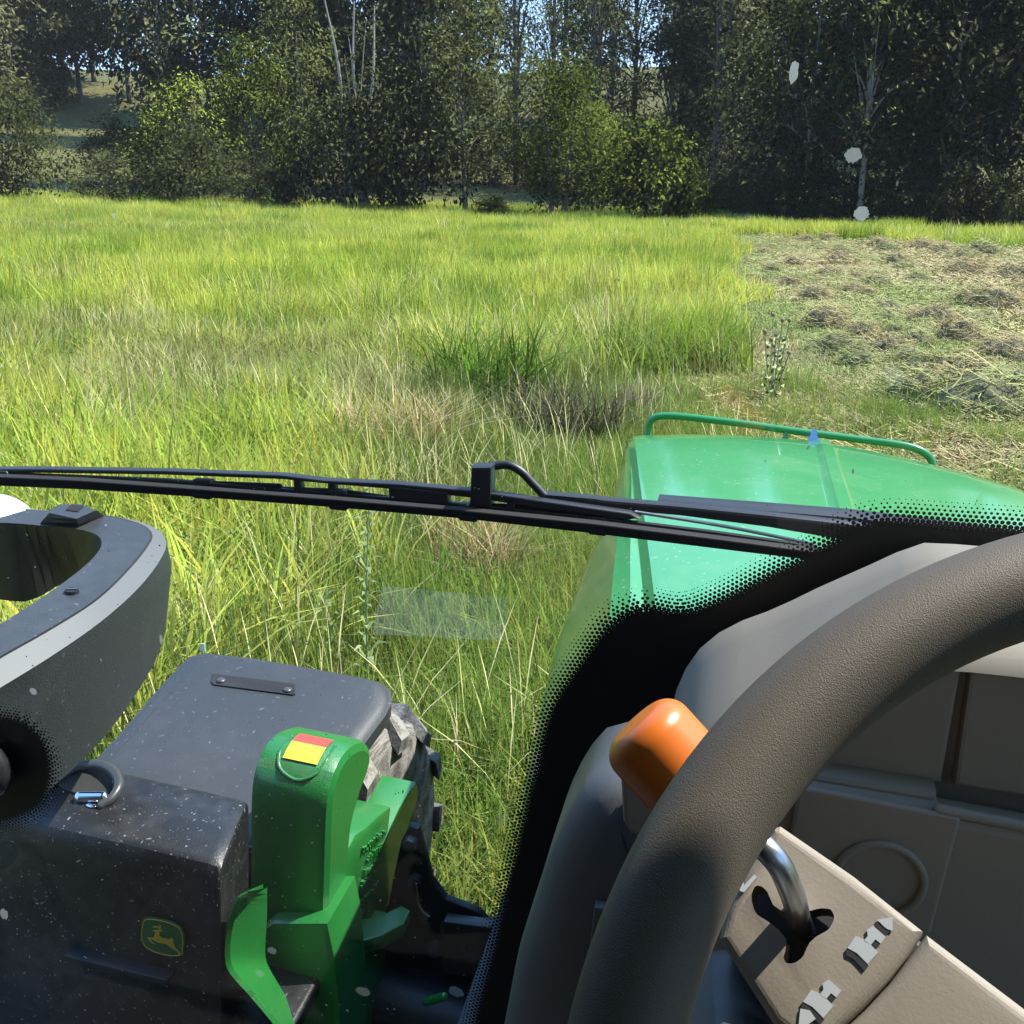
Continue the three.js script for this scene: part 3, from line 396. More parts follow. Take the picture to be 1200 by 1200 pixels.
// ---- hood
{
  const cx = 0.035, hood = new THREE.Group(); hood.name = 'hood'; tractor.add(hood);
  const xk = (z) => cx - (0.293 + 0.14 * (-1.36 - z)), yk = (z) => 1.65 + 0.0417 * (z + 2.56);
  const prof = (z, drop = 0, pull = 0) => { const k = cx - xk(z), y = yk(z) - drop, fr = ss(-1.1, -2.6, z), o = lerp(0.118, 0.012, Math.pow(fr, 1.3)) + 0.035 * ss(-1.0, -1.5, z) * (1 - fr), dn = lerp(0.20, 0.07, fr), c = 0.035;
    const half = [[k + o + 0.02, 1.12], [k + o + 0.018, y - dn - 0.1], [k + o + 0.008, y - dn - 0.02], [k + o - 0.004, y - dn + 0.012], [k + 0.05 * (1 - fr) + 0.016, y - 0.028], [k + 0.03 * (1 - fr) + 0.006, y - 0.012], [k + 0.012, y - 0.014], [k - 0.001, y + 0.001], [k - 0.012, y + 0.004], [k * 0.72, y + c * 0.5], [k * 0.45, y + c * 0.82], [k * 0.2, y + c * 0.97], [0.035, y + c], [0.024, y + c + 0.001], [0.012, y + c + 0.009]];
    return [...half.map(([a, b]) => V(cx - a, b, z + pull * (1 - Math.min(1, a / k) ** 2))), ...half.slice().reverse().map(([a, b]) => V(cx + a, b, z + pull * (1 - Math.min(1, a / k) ** 2)))]; };
  const zs = [-0.985, -1.15, -1.35, -1.6, -1.85, -2.1, -2.3, -2.45], rings = zs.map((z) => prof(z, 0, -0.03 * ss(-1.8, -2.45, z)));
  rings.push(prof(-2.55, 0.012, -0.06), prof(-2.595, 0.035, -0.08), prof(-2.62, 0.08, -0.09));
  const last = rings[rings.length - 1]; rings.push(last.map((p) => V(p.x, Math.min(p.y, 1.45), p.z - 0.03)), last.map((p) => V(lerp(cx, p.x, 0.95), Math.min(p.y, 1.12), p.z - 0.03)));
  part('hood_shell', loft(rings, { closed: false, crease: 0.5 }), hoodMat, hood);
  const ry = 1.665, rz = -2.765, rail = [L(760, 500, { z: rz }), L(764, 491, { z: rz }), L(776, 487.5, { z: rz }), L(850, 494, { z: rz }), L(930, 505, { z: rz }), L(1000, 514, { z: rz }), L(1068, 524, { z: rz }), L(1084, 531, { z: rz }), L(1093, 543, { z: rz })];
  rail.unshift(rail[0].clone().add(V(0.002, -0.12, 0.03))); rail.push(rail[rail.length - 1].clone().add(V(-0.002, -0.12, 0.03)));
  part('guard_rail', capTube(rail, 0.0098, 70, 8), greenMat, hood);
  part('rail_post', capTube([L(921, 505, { z: rz }), L(921, 519, { z: rz }).add(V(0, -0.03, 0.03))], 0.007, 4, 8), greenMat, hood);
  const a = L(953, 511, { z: -2.68 }); const bl = part('hood_ornament', loft([[V(-0.02, -0.03, 0.03), V(0.02, -0.03, 0.03), V(0.014, -0.03, -0.04), V(-0.014, -0.03, -0.04)], [V(-0.004, 0.026, 0.0), V(0.006, 0.026, 0.0), V(0.005, 0.02, -0.02), V(-0.003, 0.02, -0.02)]], { crease: 0.3 }).translate(a.x, a.y - 0.008, a.z), phys([0.10, 0.2, 0.42], 0.35, { clearcoat: 0.8 }), hood); bl.userData.label = 'small blue tip on the hood rib';
  part('cowl_strip', slab(LL([[770, 588], [900, 598], [1000, 606], [1100, 618], [1190, 632], [1300, 660], [1300, 690], [1190, 655], [1000, 628], [900, 616], [770, 600]], { z: -0.99 }), V(0, 0, -0.03), 0.004), satinMat, hood);
  part('side_panel', slab([V(cx - 0.46, 0.65, -1.0), V(cx + 0.46, 0.65, -1.0), V(cx + 0.46, 1.2, -1.0), V(cx - 0.46, 1.2, -1.0)], V(0, 0, -1.55), 0.01), blackMat, hood);
}

// ---- front wheel and fender
{
  const wheel = new THREE.Group(); wheel.name = 'front_wheel'; const wc = V(-1.05, 0.485, -1.95); wheel.position.copy(wc); wheel.rotation.y = -0.03; tractor.add(wheel);
  const pr = [[0.27, -0.19], [0.30, -0.205], [0.40, -0.215], [0.475, -0.205], [0.51, -0.18], [0.522, -0.1], [0.526, 0], [0.522, 0.1], [0.51, 0.18], [0.475, 0.205], [0.40, 0.215], [0.30, 0.205], [0.27, 0.19]];
  part('tyre', boxUV(new THREE.LatheGeometry(pr.map(([a, b]) => new THREE.Vector2(a, b)), 64).rotateZ(Math.PI / 2).toNonIndexed()), tyreMat, wheel);
  part('rim', boxUV(new THREE.LatheGeometry([[0.02, 0.05], [0.16, 0.06], [0.2, 0.12], [0.25, 0.15], [0.27, 0.19], [0.27, -0.19], [0.2, -0.1]].map(([a, b]) => new THREE.Vector2(a, b)), 40).rotateZ(Math.PI / 2).toNonIndexed()), std([0.5, 0.33, 0.02], 0.5), wheel);
  // lugs: slanted bars from the shoulder to past the middle, alternating sides
  const lug = (s) => { const out = []; for (const [t, w, hgt] of [[0, 0.06, 0.03], [0.35, 0.052, 0.042], [0.75, 0.045, 0.045], [1, 0.04, 0.036]]) { const x = s * lerp(0.225, -0.02, t), a = lerp(0.16, -0.12, t), r0 = lerp(0.468, 0.522, ss(0, 0.3, t)), r1 = r0 + hgt; const q = (r, da) => V(x, Math.cos(a + da) * r, Math.sin(a + da) * r); out.push([q(r0, -w * 1.5), q(r1, -w), q(r1, w), q(r0, w * 1.5)]); } return loft(out, { crease: 0.4 }); };
  const lg = [lug(1), lug(-1)];
  for (let i = 0; i < 15; i++) for (const s of [0, 1]) { const m = part('lug', lg[s], tyreMat, wheel); m.rotation.x = (i + s * 0.5) / 15 * 6.2832; }
  const fender = new THREE.Group(); fender.name = 'front_fender'; tractor.add(fender);
  // outline of the top, far edge first, on the fender's own gently sloping plane
  const fn = V(0, 1, 0.17).normalize(), f0 = V(0, 1.122, -2.05), F = (px, py, off = 0) => LP(px, py, f0, fn, off);
  const top = [[96, 905], [140, 858], [190, 800], [214, 774], [224, 765], [240, 761], [300, 768], [370, 780], [430, 791], [448, 797], [455, 806], [456, 818], [449, 832], [425, 864], [395, 905], [345, 970], [290, 985], [180, 960]].map(([a, b]) => F(a, b));
  const rim = inset(top, V(0, 1, 0), -0.006), dn = (r, q) => r.map((p) => V(p.x, p.y - q, p.z));
  part('fender_top', loft([dn(inset(top, V(0, 1, 0), 0.03), -0.001), dn(inset(top, V(0, 1, 0), 0.016), 0.001), dn(inset(top, V(0, 1, 0), 0.006), 0.006), dn(top, 0.012), dn(rim, 0.013), dn(rim, 0.045), dn(top, 0.05), dn(inset(top, V(0, 1, 0), 0.03), 0.05)], { crease: 0.45 }), fenderMat, fender);
  const st = [[249, 791], [346, 803], [346, 815], [343, 816], [250, 804], [247, 801]].map(([a, b]) => F(a, b, 0.002)); part('strap', slab(st, fn.clone().multiplyScalar(0.005), 0.0015), rubberMat, fender);
  for (const [a, b] of [[259, 797], [337, 808]]) { const p = F(a, b, 0.008); part('rivet', new THREE.SphereGeometry(0.0105, 16, 8).scale(1, 0.5, 1).translate(p.x, p.y - 0.001, p.z), std([0.06, 0.06, 0.065], 0.35), fender); }
  part('fender_bracket', slab([V(-0.93, 0.55, -1.86), V(-0.86, 0.55, -1.86), V(-0.88, 1.1, -1.8), V(-1.0, 1.1, -1.8)], V(0, 0, 0.03), 0.004), blackMat, fender);
  const tipp = F(237, 758); part('pale_tag', slab([V(-0.006, 0, 0), V(0.008, 0, 0), V(0.007, 0.02, 0), V(-0.003, 0.018, 0)], V(0, 0, 0.002), 0).translate(tipp.x, tipp.y - 0.01, tipp.z), std([0.6, 0.72, 0.62], 0.6), fender);
}

// ---- black tool box with its badge
{
  const box = new THREE.Group(); box.name = 'tool_box'; tractor.add(box); const ty = 1.245;
  const fr = L(293, 934, { y: ty }), nr = L(258, 1016, { y: ty }), x1 = nr.x, zN = nr.z, zF = Math.min(fr.z, zN - 0.12);
  const sec = (x) => [V(x, 0.86, zN + 0.012), V(x, ty - 0.06, zN + 0.004), V(x, ty - 0.022, zN), V(x, ty - 0.006, zN - 0.008), V(x, ty, zN - 0.022), V(x, ty + 0.003, zN - 0.06), V(x, ty + 0.004, (zN + zF) / 2), V(x, ty + 0.002, zF + 0.02), V(x, ty - 0.006, zF + 0.004), V(x, ty - 0.03, zF), V(x, 0.86, zF)].map((p) => V(p.x + (fr.x - nr.x) * (zN - p.z) / (zN - zF), p.y, p.z));
  const pinch = (r, k) => { const c = V(r[0].x, (ty + 0.86) / 2, (zN + zF) / 2); return r.map((p) => V(p.x, lerp(c.y, p.y, k), lerp(c.z, p.z, k))); };
  const xr = fr.x - nr.x; part('box_body', loft([sec(x1 - 0.62), sec(x1 - 0.022), pinch(sec(x1 - 0.008), 0.99), pinch(sec(x1 - 0.002), 0.975), pinch(sec(x1), 0.95)], { crease: 0.7 }), boxMat, box);
  part('base_lip', slab(LL([[75, 1120], [195, 1149], [194, 1156], [75, 1128]], { z: zN + 0.03 }), V(0, 0, -0.03), 0.002), satinMat, box);
  // badge: rounded four sided shield, thin yellow outline, leaping deer
  const zB = zN + 0.0125, BP = (x, y) => L(150 + x / 15, 1060 + y / 15, { z: zB });
  const outl = smooth([[290, 235], [420, 215], [620, 245], [800, 300], [945, 385], [985, 480], [1010, 600], [1005, 720], [970, 870], [900, 895], [700, 885], [520, 840], [400, 785], [290, 710], [245, 600], [238, 480], [255, 330]].map(([a, b]) => BP(a, b)), 60, true);
  const badge = part('badge', slab(outl, V(0, 0, 0.003), 0.0008), phys([0.008, 0.09, 0.022], 0.35, { clearcoat: 0.6 }), box); badge.userData.label = 'green badge with a yellow leaping deer';
  const yel = std([0.42, 0.30, 0.025], 0.45);
  const cen = outl.reduce((a, p) => a.add(p), V(0, 0, 0)).multiplyScalar(1 / outl.length);
  const line = outl.map((p) => cen.clone().lerp(p, 0.93).setZ(zB + 0.0032)); line.push(line[0].clone(), line[1].clone()); part('badge_outline', capTube(line, 0.00075, 120, 5), yel, badge);
  const deer = [[460, 360], [520, 350], [555, 372], [570, 335], [592, 338], [598, 372], [590, 420], [630, 432], [628, 445], [590, 446], [572, 470], [570, 520], [600, 556], [700, 580], [775, 596], [765, 548], [790, 570], [815, 608], [806, 632], [830, 690], [850, 740], [895, 780], [940, 848], [930, 856], [880, 790], [800, 745], [745, 705], [700, 665], [620, 655], [540, 640], [480, 605], [455, 590], [400, 585], [440, 630], [495, 665], [485, 675], [430, 640], [385, 590], [360, 562], [372, 552], [430, 556], [475, 560], [490, 500], [510, 455], [470, 445], [455, 430], [500, 425], [560, 420], [562, 392], [530, 375], [465, 378]].map(([a, b]) => { const p = BP(a, b); p.z = zB + 0.003; return p; });
  part('deer_emblem', slab(deer, V(0, 0, 0.0007), 0), yel, badge);
  // filler grip: dark scoop with a chrome catch
  const gy = ty + 0.004, G = (a, b, h = 0) => L(a, b, { y: gy + h });
  part('catch_housing', capTube([G(62, 918, 0.004), G(88, 900, 0.01), G(112, 896, 0.016), G(134, 906, 0.02), G(139, 922, 0.016), G(130, 936, 0.008), G(118, 944, 0.002)], (t) => 0.006 + 0.003 * Math.sin(t * 3), 30, 10), phys([0.05, 0.055, 0.055], 0.35), box);
  part('catch_scoop', slab(smooth([G(66, 917), G(90, 905), G(115, 903), G(132, 912), G(128, 930), G(112, 936), G(90, 932)], 24, true), V(0, 0.004, 0), 0.001), std([0.02, 0.02, 0.018], 0.6), box);
  const c0 = G(94, 934, 0.006), c1 = G(120, 934, 0.008); part('catch', along(new THREE.CapsuleGeometry(0.0095, c0.distanceTo(c1), 6, 14).scale(1, 1, 1).translate(0, c0.distanceTo(c1) / 2, 0), c0, c1), chrome, box);
  const c2 = G(107, 944, 0.001); part('catch_plate', new THREE.SphereGeometry(0.008, 16, 8).scale(1.2, 0.3, 0.6).translate(c2.x, c2.y, c2.z), chrome, box);
  // platform under the box
  const stp = new THREE.Group(); stp.name = 'cab_step'; tractor.add(stp);
  part('tread', rbox(1.0, 0.04, 0.42, 0.01, -1.25, 0.86, zN + 0.0), boxMat, stp); part('riser', rbox(0.9, 0.5, 0.03, 0.008, -1.25, 0.62, zN + 0.19), satinMat, stp);
}

// ---- loader mount
{
  const mast = new THREE.Group(); mast.name = 'loader_mount'; tractor.add(mast); const X0 = -0.905, X1 = -0.757;
  const P = (z, y) => V(0, y, z), side = (pts, x0, x1, b, cr) => slab(pts.map((p) => V(x0, p.y, p.z)), V(x1 - x0, 0, 0), b, cr);
  const prof = [...smooth([P(-1.425, 1.10), P(-1.425, 1.19), P(-1.432, 1.232), P(-1.455, 1.262), P(-1.495, 1.276), P(-1.545, 1.268), P(-1.60, 1.244), P(-1.638, 1.21), P(-1.648, 1.178), P(-1.625, 1.15), P(-1.588, 1.128), P(-1.558, 1.095), P(-1.55, 1.04)], 34), P(-1.55, 0.95), P(-1.545, 0.80), P(-1.55, 0.40), P(-1.40, 0.40), P(-1.405, 0.62), P(-1.418, 0.78), P(-1.425, 0.95)];
  part('column', side(prof, X0, X1, 0.019, 0.6), mastMat, mast);
  const Q = (a, b, x = X1) => L(a, b, { x });
  const lug = [P(-1.53, 1.035), Q(420, 981), Q(432, 973), Q(446, 959), Q(460, 949), Q(457, 975), Q(452, 1015), Q(444, 1040), Q(430, 1068), Q(421, 1092), P(-1.53, 0.78)], sh = new THREE.Shape(lug.map((p) => new THREE.Vector2(-p.z, p.y))), hl = new THREE.Path(); const hc = Q(414, 1024); hl.absellipse(-hc.z, hc.y, 0.026, 0.036, 0, 6.2832, false, 0.2); sh.holes.push(hl);
  part('front_lug', boxUV(toCreasedNormals(new THREE.ExtrudeGeometry(sh, { depth: 0.085, bevelEnabled: true, bevelSize: 0.004, bevelThickness: 0.005, bevelSegments: 2, curveSegments: 20 }).rotateY(Math.PI / 2).translate(X1 - 0.095, 0, 0), 0.6)), mastMat, mast);
  const lug2 = [Q(469, 948), Q(480, 930), Q(489, 917), Q(492, 926), Q(490, 940), Q(482, 962), Q(470, 995), Q(458, 1050), Q(448, 1085), P(-1.72, 0.60), P(-1.62, 0.60), P(-1.7, 0.9)];
  part('rear_lug', side(lug2, X1 - 0.13, X1 - 0.002, 0.006, 0.5), mastMat, mast);
  part('lug_web', side([P(-1.5, 0.97), P(-1.76, 0.9), P(-1.8, 0.6), P(-1.5, 0.55)], X1 - 0.12, X1 - 0.05, 0.004), greenMat, mast);
  // shelf below the lug
  part('shelf', slab(LL([[392, 1090], [415, 1077], [442, 1074], [470, 1060], [481, 1066], [474, 1082], [446, 1097], [420, 1104], [398, 1106]], { y: 0.80 }), V(0, -0.035, 0), 0.005), mastMat, mast); part('lower_post', slab([V(-0.80, 0.3, -1.56), V(-0.72, 0.3, -1.56), V(-0.735, 0.77, -1.56), V(-0.80, 0.77, -1.56)], V(0, 0, -0.16), 0.006), greenMat, mast);
  const fa = smooth([[297, 1044], [287, 1050], [279, 1064], [273, 1086], [270, 1112], [273, 1134], [300, 1166], [332, 1206], [350, 1240]].map(([a, b]) => L(a, b, { z: -1.2 })), 30), fb = smooth([[313, 1040], [313, 1050], [313, 1070], [312, 1090], [311, 1108], [312, 1126], [328, 1156], [352, 1196], [366, 1240]].map(([a, b]) => L(a, b, { z: -1.34 })), 30), mv = (c, x, y, z) => c.map((p) => V(p.x + x, p.y + y, p.z + z));
  part('side_flange', loft([mv(fb, -0.012, -0.004, -0.01), mv(fa, -0.012, -0.004, 0), mv(fa, -0.006, 0, 0.006), mv(fa, 0, 0, 0), fb], { closed: false, crease: 0.6 }), mastMat, mast);
  part('base_block', slab(LL([[306, 1092], [318, 1082], [384, 1082], [392, 1120], [398, 1180], [402, 1250], [330, 1250], [316, 1160]], { z: -1.395 }), V(0, 0, -0.14), 0.012), mastMat, mast);
  // warning sticker over the top, yellow then red; it follows the curve of the casting
  const pc = smooth([P(-1.425, 1.19), P(-1.432, 1.232), P(-1.455, 1.262), P(-1.495, 1.276), P(-1.545, 1.268), P(-1.60, 1.244)], 80), ys = (z) => pc.reduce((a, p) => Math.abs(p.z - z) < Math.abs(a.z - z) ? p : a).y, ys0 = (z) => z > -1.455 ? 1.262 - (z + 1.455) * 1.3 : z > -1.495 ? lerp(1.262, 1.276, (-1.455 - z) / 0.04) : lerp(1.276, 1.268, (-1.495 - z) / 0.05);
  const strip = (z0, z1, m, n) => { const rr = []; for (let i = 0; i <= 6; i++) { const z = lerp(z0, z1, i / 6); rr.push([V(X0 + 0.048, ys(z) + 0.003, z), V(X0 + 0.112, ys(z) + 0.003, z)]); } return part(n, loft(rr, { closed: false }), m, mast); };
  strip(-1.460, -1.500, std([0.6, 0.45, 0.03], 0.5), 'yellow_sticker'); strip(-1.500, -1.535, std([0.55, 0.06, 0.04], 0.5), 'red_sticker');
  const rg = [V(X0 + 0.04, ys(-1.515) + 0.001, -1.515), V(X0 + 0.038, ys(-1.47), -1.47), V(X0 + 0.05, ys(-1.45) - 0.002, -1.447), V(X0 + 0.085, ys(-1.44), -1.438), V(X0 + 0.112, ys(-1.45) - 0.001, -1.448), V(X0 + 0.122, ys(-1.47), -1.475), V(X0 + 0.122, ys(-1.515), -1.515)]; part('raised_rim', capTube(rg, 0.0035, 40, 8), mastMat, mast);
  // cast-in marks, worn past reading: rows of low relief
  const r = rng(17), gs = []; for (const [row, x0, x1, y] of [[0, 0.02, 0.16, 0], [1, 0.05, 0.13, -0.032], [2, 0.03, 0.12, -0.06], [3, 0.02, 0.11, -0.085], [4, 0.0, 0.12, -0.125]]) for (let t = x0; t < x1; t += 0.013) { const z0 = -1.60 - t * 1.0, y0 = 0.995 - 0.06 * (t / 0.16) + y; for (let k = 0; k < 3; k++) gs.push(new THREE.BoxGeometry(0.004, 0.004 + 0.012 * r(), 0.002 + 0.005 * r()).translate(X1 - 0.001, y0 + (r() - .5) * 0.012, z0 + (r() - .5) * 0.008)); }
  part('cast_marks', boxUV(mergeGeometries(gs).toNonIndexed()), mastMat, mast);
}
// ---- black bracket beside the mount
{
  const b = new THREE.Group(); b.name = 'loader_bracket'; tractor.add(b); const z = -1.80;
  part('plate', slab(LL([[470, 985], [480, 968], [490, 972], [498, 1000], [506, 1032], [522, 1054], [548, 1064], [562, 1070], [575, 1086], [574, 1104], [564, 1146], [548, 1152], [535, 1150], [520, 1175], [500, 1260], [400, 1260], [430, 1100], [455, 1060]], { z }), V(0, 0, -0.02), 0.003), blackMat, b);
  part('end_flange', slab(LL([[520, 1080], [575, 1087], [565, 1146], [516, 1142]], { z: z + 0.04 }), V(0, 0, -0.03), 0.003), satinMat, b);
  for (const [x, y, s] of [[481, 989, 1.2], [486, 1032, 1], [524, 1088, 1.1], [510, 1112, 1.3], [498, 1075, .9]]) { const p = L(x, y, { z: z + 0.012 }); part('bolt', bolt(0.014 * s, 0.02).rotateX(Math.PI / 2).rotateZ(0.3).translate(p.x, p.y, p.z), std([0.10, 0.11, 0.13], 0.35, { metalness: 0.6 }), b); }
  for (const [x, y] of [[549, 1110], [546, 1124]]) { const p = L(x, y, { z: z + 0.0415 }); part('bolt_hole', new THREE.CylinderGeometry(0.009, 0.009, 0.006, 16).rotateX(Math.PI / 2).translate(p.x, p.y, p.z), std([0.003, 0.003, 0.003], 0.9), b); }
  part('spring_clip', capTube([L(488, 1036, { z: z + 0.03 }), L(491, 1060, { z: z + 0.035 }), L(497, 1070, { z: z + 0.04 }), L(503, 1074, { z: z + 0.04 })], 0.0025, 12, 6), std([0.35, 0.3, 0.2], 0.4, { metalness: 0.8 }), b);
  part('cross_tube', capTube([V(-0.74, 0.55, -1.7), V(-0.2, 0.5, -1.7)], 0.07, 4, 16), blackMat, b);
  part('frame_rail', slab([V(-0.7, 0.35, -1.3), V(-0.36, 0.35, -1.3), V(-0.36, 0.62, -1.3), V(-0.7, 0.56, -1.3)], V(0, 0, -0.7), 0.01), blackMat, b);
  part('oil_pipe', capTube([L(500, 1174, { z: -1.62 }), L(520, 1168, { z: -1.62 })], 0.009, 4, 10), greenMat, b);
}

// ---- curved housing outside the left of the windscreen
{
  const arm = new THREE.Group(); arm.name = 'curved_housing'; tractor.add(arm); const y0 = 1.66;
  const N = 40, sm = (pts, y) => smooth(pts.map(([a, b]) => L(a, b, { y })), N);
  const inn = sm([[-90, 770], [-40, 750], [0, 731], [40, 706], [78, 680], [108, 655], [119, 638], [114, 627], [96, 621], [50, 616], [14, 613], [-20, 612]], y0);
  const top = sm([[-90, 815], [-40, 793], [0, 769], [60, 735], [112, 702], [150, 665], [170, 640], [176, 627], [168, 617], [136, 607], [95, 602], [30, 598]], y0);
  const e1 = sm([[-90, 818], [-40, 796], [0, 772], [60, 738], [113, 704], [152, 667], [173, 641], [179, 628], [171, 617], [138, 606], [95, 601], [30, 597]], y0 - 0.003);
  const band = sm([[-90, 850], [-40, 830], [0, 806], [60, 769], [120, 727], [165, 686], [190, 652], [195, 637], [188, 623], [160, 610], [100, 602], [30, 596]], y0 - 0.02);
  const mid = sm([[-90, 890], [-40, 868], [0, 842], [70, 800], [135, 752], [180, 705], [199, 675], [200, 655], [190, 638], [165, 622], [100, 612], [30, 606]], y0 - 0.07);
  const bot = sm([[-60, 985], [-20, 972], [20, 955], [70, 915], [120, 866], [160, 812], [186, 765], [196, 715], [190, 690], [165, 665], [100, 650], [30, 640]], y0 - 0.22);
  const ibot = sm([[-90, 1000], [-60, 985], [-20, 930], [20, 880], [60, 820], [95, 760], [112, 700], [105, 690], [80, 682], [45, 700], [30, 705], [-20, 700]], y0 - 0.20);
  part('top_plate', loft([inn, top], { closed: false }), armMat, arm); part('glint_band', loft([e1, band], { closed: false, crease: 0.9 }), armGlintMat, arm); part('outer_wall', loft([band, mid, bot], { closed: false, crease: 0.9 }), armMat, arm); part('inner_wall', loft([inn, ibot], { closed: false, crease: 0.9 }), armMat, arm); part('underside', loft([bot, ibot], { closed: false }), armMat, arm); part('edge_gap', loft([top, e1], { closed: false }), rubberMat, arm);
  const K = (a, b, h = 0) => L(a, b, { y: y0 + h });
  const kb = [K(47, 613, .001), K(60, 596, .001), K(100, 593, .001), K(122, 604, .001), K(92, 616, .001)], kt = [K(58, 601, .022), K(70, 591, .022), K(96, 591, .022), K(112, 598, .022), K(90, 608, .022)];
  part('switch_block', loft([kb, kb.map((p, i) => p.clone().lerp(kt[i], 0.5)), kt], { crease: 0.4 }), armMat, arm); part('switch_slot', slab([K(77, 598, .0225), K(84, 591.5, .0225), K(98, 593, .0225), K(91, 600, .0225)], V(0, 0.001, 0), 0), std([0.004, 0.004, 0.004], 0.8), arm);
  const sc = K(84, 693, 0.002); part('screw', new THREE.CylinderGeometry(0.009, 0.010, 0.006, 20).translate(sc.x, sc.y, sc.z), std([0.012, 0.012, 0.013], 0.4), arm); part('screw_slot', new THREE.BoxGeometry(0.014, 0.002, 0.002).rotateY(0.5).translate(sc.x, sc.y + 0.0035, sc.z), std([0.12, 0.12, 0.12], 0.4), arm);
  const lp = L(-8, 628, { z: -1.62 }); part('lamp_shell', new THREE.SphereGeometry(0.085, 32, 20).scale(1, 0.95, 1).translate(lp.x, lp.y, lp.z), phys([0.55, 0.57, 0.57], 0.35, { clearcoat: 0.5 }), arm).userData.label = 'pale rounded lamp shell';
  part('arm_bracket', capTube([L(-120, 1010, { y: 1.5 }), L(-150, 850, { y: 1.6 }), L(-260, 820, { y: 1.6 })], 0.03, 10, 10), blackMat, arm);
}

// ---- windscreen: pane, black printed border with its dots, dirt, wiper
{
  const ws = new THREE.Group(); ws.name = 'windscreen'; tractor.add(ws); const Z = -0.9;
  const glass = phys([0.97, 0.985, 0.975], 0.0, { transmission: 1, thickness: 0, ior: 1.5, side: THREE.DoubleSide });
  part('pane', new THREE.PlaneGeometry(2.2, 2.1).translate(0.04, 1.85, Z), glass, ws);
  const edge = [[545, 1290], [567, 1181], [582, 1125], [599, 1050], [616, 975], [633, 905], [652, 832], [672, 800], [695, 768], [716, 738], [735, 722], [756, 715], [780, 720], [800, 722], [820, 718], [840, 710], [870, 696], [900, 680], [930, 666], [960, 651], [982, 636], [1002, 624], [1020, 618], [1040, 615], [1075, 617], [1130, 621], [1200, 626], [1300, 640], [1420, 668], [1560, 740], [1700, 880], [1800, 1290]];
  const E = edge.map(([a, b]) => L(a, b, { z: Z + 0.0015 }));
  const flat = (pts, z) => { const g = new THREE.ShapeGeometry(new THREE.Shape(pts.map((p) => new THREE.Vector2(p.x, p.y)))); return boxUV(g.translate(0, 0, z)); };
  part('black_border', flat([...smooth(E, 120), V(0.5, 0.85, 0), V(-0.42, 0.85, 0)], Z + 0.0015), fritMat, ws);
  const lf = LL([[-60, 842], [5, 846], [30, 852], [47, 872], [54, 898], [50, 925], [34, 945], [10, 955], [-60, 965]], { z: Z + 0.0015 }); const lfs = smooth(lf, 40);
  part('hinge_border', flat(lfs, Z + 0.0015), fritMat, ws);
  // dots shrink away from the printed edge
  const dots = (line, closed) => { const gs = [], step = 0.0046; let row = 0, cum = [0]; for (let i = 1; i < line.length; i++) cum.push(cum[i - 1] + line[i].distanceTo(line[i - 1])); const tot = cum[cum.length - 1];
    for (row = 0; row < 7; row++) { const rad = 0.0026 * (1 - row / 7.6), off = 0.0012 + row * step * 0.8; for (let s = (row % 2) * step / 2; s < tot; s += step) { let i = 1; while (cum[i] < s) i++; const t = (s - cum[i - 1]) / (cum[i] - cum[i - 1]), a = line[i - 1], b = line[i], dx = b.x - a.x, dy = b.y - a.y, l = Math.hypot(dx, dy); gs.push(new THREE.CircleGeometry(rad, 8).translate(lerp(a.x, b.x, t) - dy / l * off, lerp(a.y, b.y, t) + dx / l * off, Z + 0.0015 + 0.00005 * row)); } } return mergeGeometries(gs); };
  const d1 = part('border_dots', dots(smooth(E, 220), false), fritMat, ws); d1.userData.kind = 'stuff';
  const d2 = part('hinge_dots', dots(lfs.slice(4, 37), false), fritMat, ws); d2.userData.kind = 'stuff';
  const hp = L(4, 915, { z: Z + 0.03 }); part('hinge_knob', new THREE.SphereGeometry(0.03, 24, 16).scale(0.75, 1.1, 0.6).translate(hp.x - 0.022, hp.y, hp.z - 0.01), phys([0.03, 0.03, 0.03], 0.25), ws);
  // a pale reflection on the glass, painted as a translucent patch
  part('pane_reflection', flat(LL([[448, 686], [598, 701], [588, 751], [436, 743]], { z: Z + 0.0012 }), Z + 0.0012), phys([0.8, 0.85, 0.8], 1, { transparent: true, opacity: 0.11, transmission: 0.7, thickness: 0 }), ws);
  // dirt: specks all over, and dried splashes
  const r = rng(31), gs = []; for (let i = 0; i < 900; i++) { const low = r() < 0.62, px = low ? r() * 560 : r() * 1200, py = low ? 560 + r() * 640 : r() * 1100, p = L(px, py, { z: Z }), s = 0.0004 + 0.0007 * Math.pow(r(), 3), g = new THREE.CircleGeometry(s, 5).scale(1 + 2.5 * Math.pow(r(), 4), 1, 1).rotateZ(r() * 3.14).translate(p.x, p.y, Z - 0.0012); gs.push(g); }
  const dirt = std([0.62, 0.63, 0.60], 0.9); part('dust_specks', mergeGeometries(gs), dirt, ws).userData.kind = 'stuff';
  const splat = (px, py, rx, ry, op, seed) => { const q = rng(seed), c = L(px, py, { z: Z }), pts = []; for (let i = 0; i < 26; i++) { const a = i / 26 * 6.2832, k = 0.82 + 0.28 * q(); pts.push(new THREE.Vector2(c.x + Math.cos(a) * rx * k, c.y + Math.sin(a) * ry * k)); } part('dried_splash', boxUV(new THREE.ShapeGeometry(new THREE.Shape(pts)).translate(0, 0, Z - 0.0014)), phys([0.55, 0.55, 0.52], 1, { transmission: 0.6, thickness: 0, transparent: true, opacity: Math.min(op, 0.95) }), ws); };
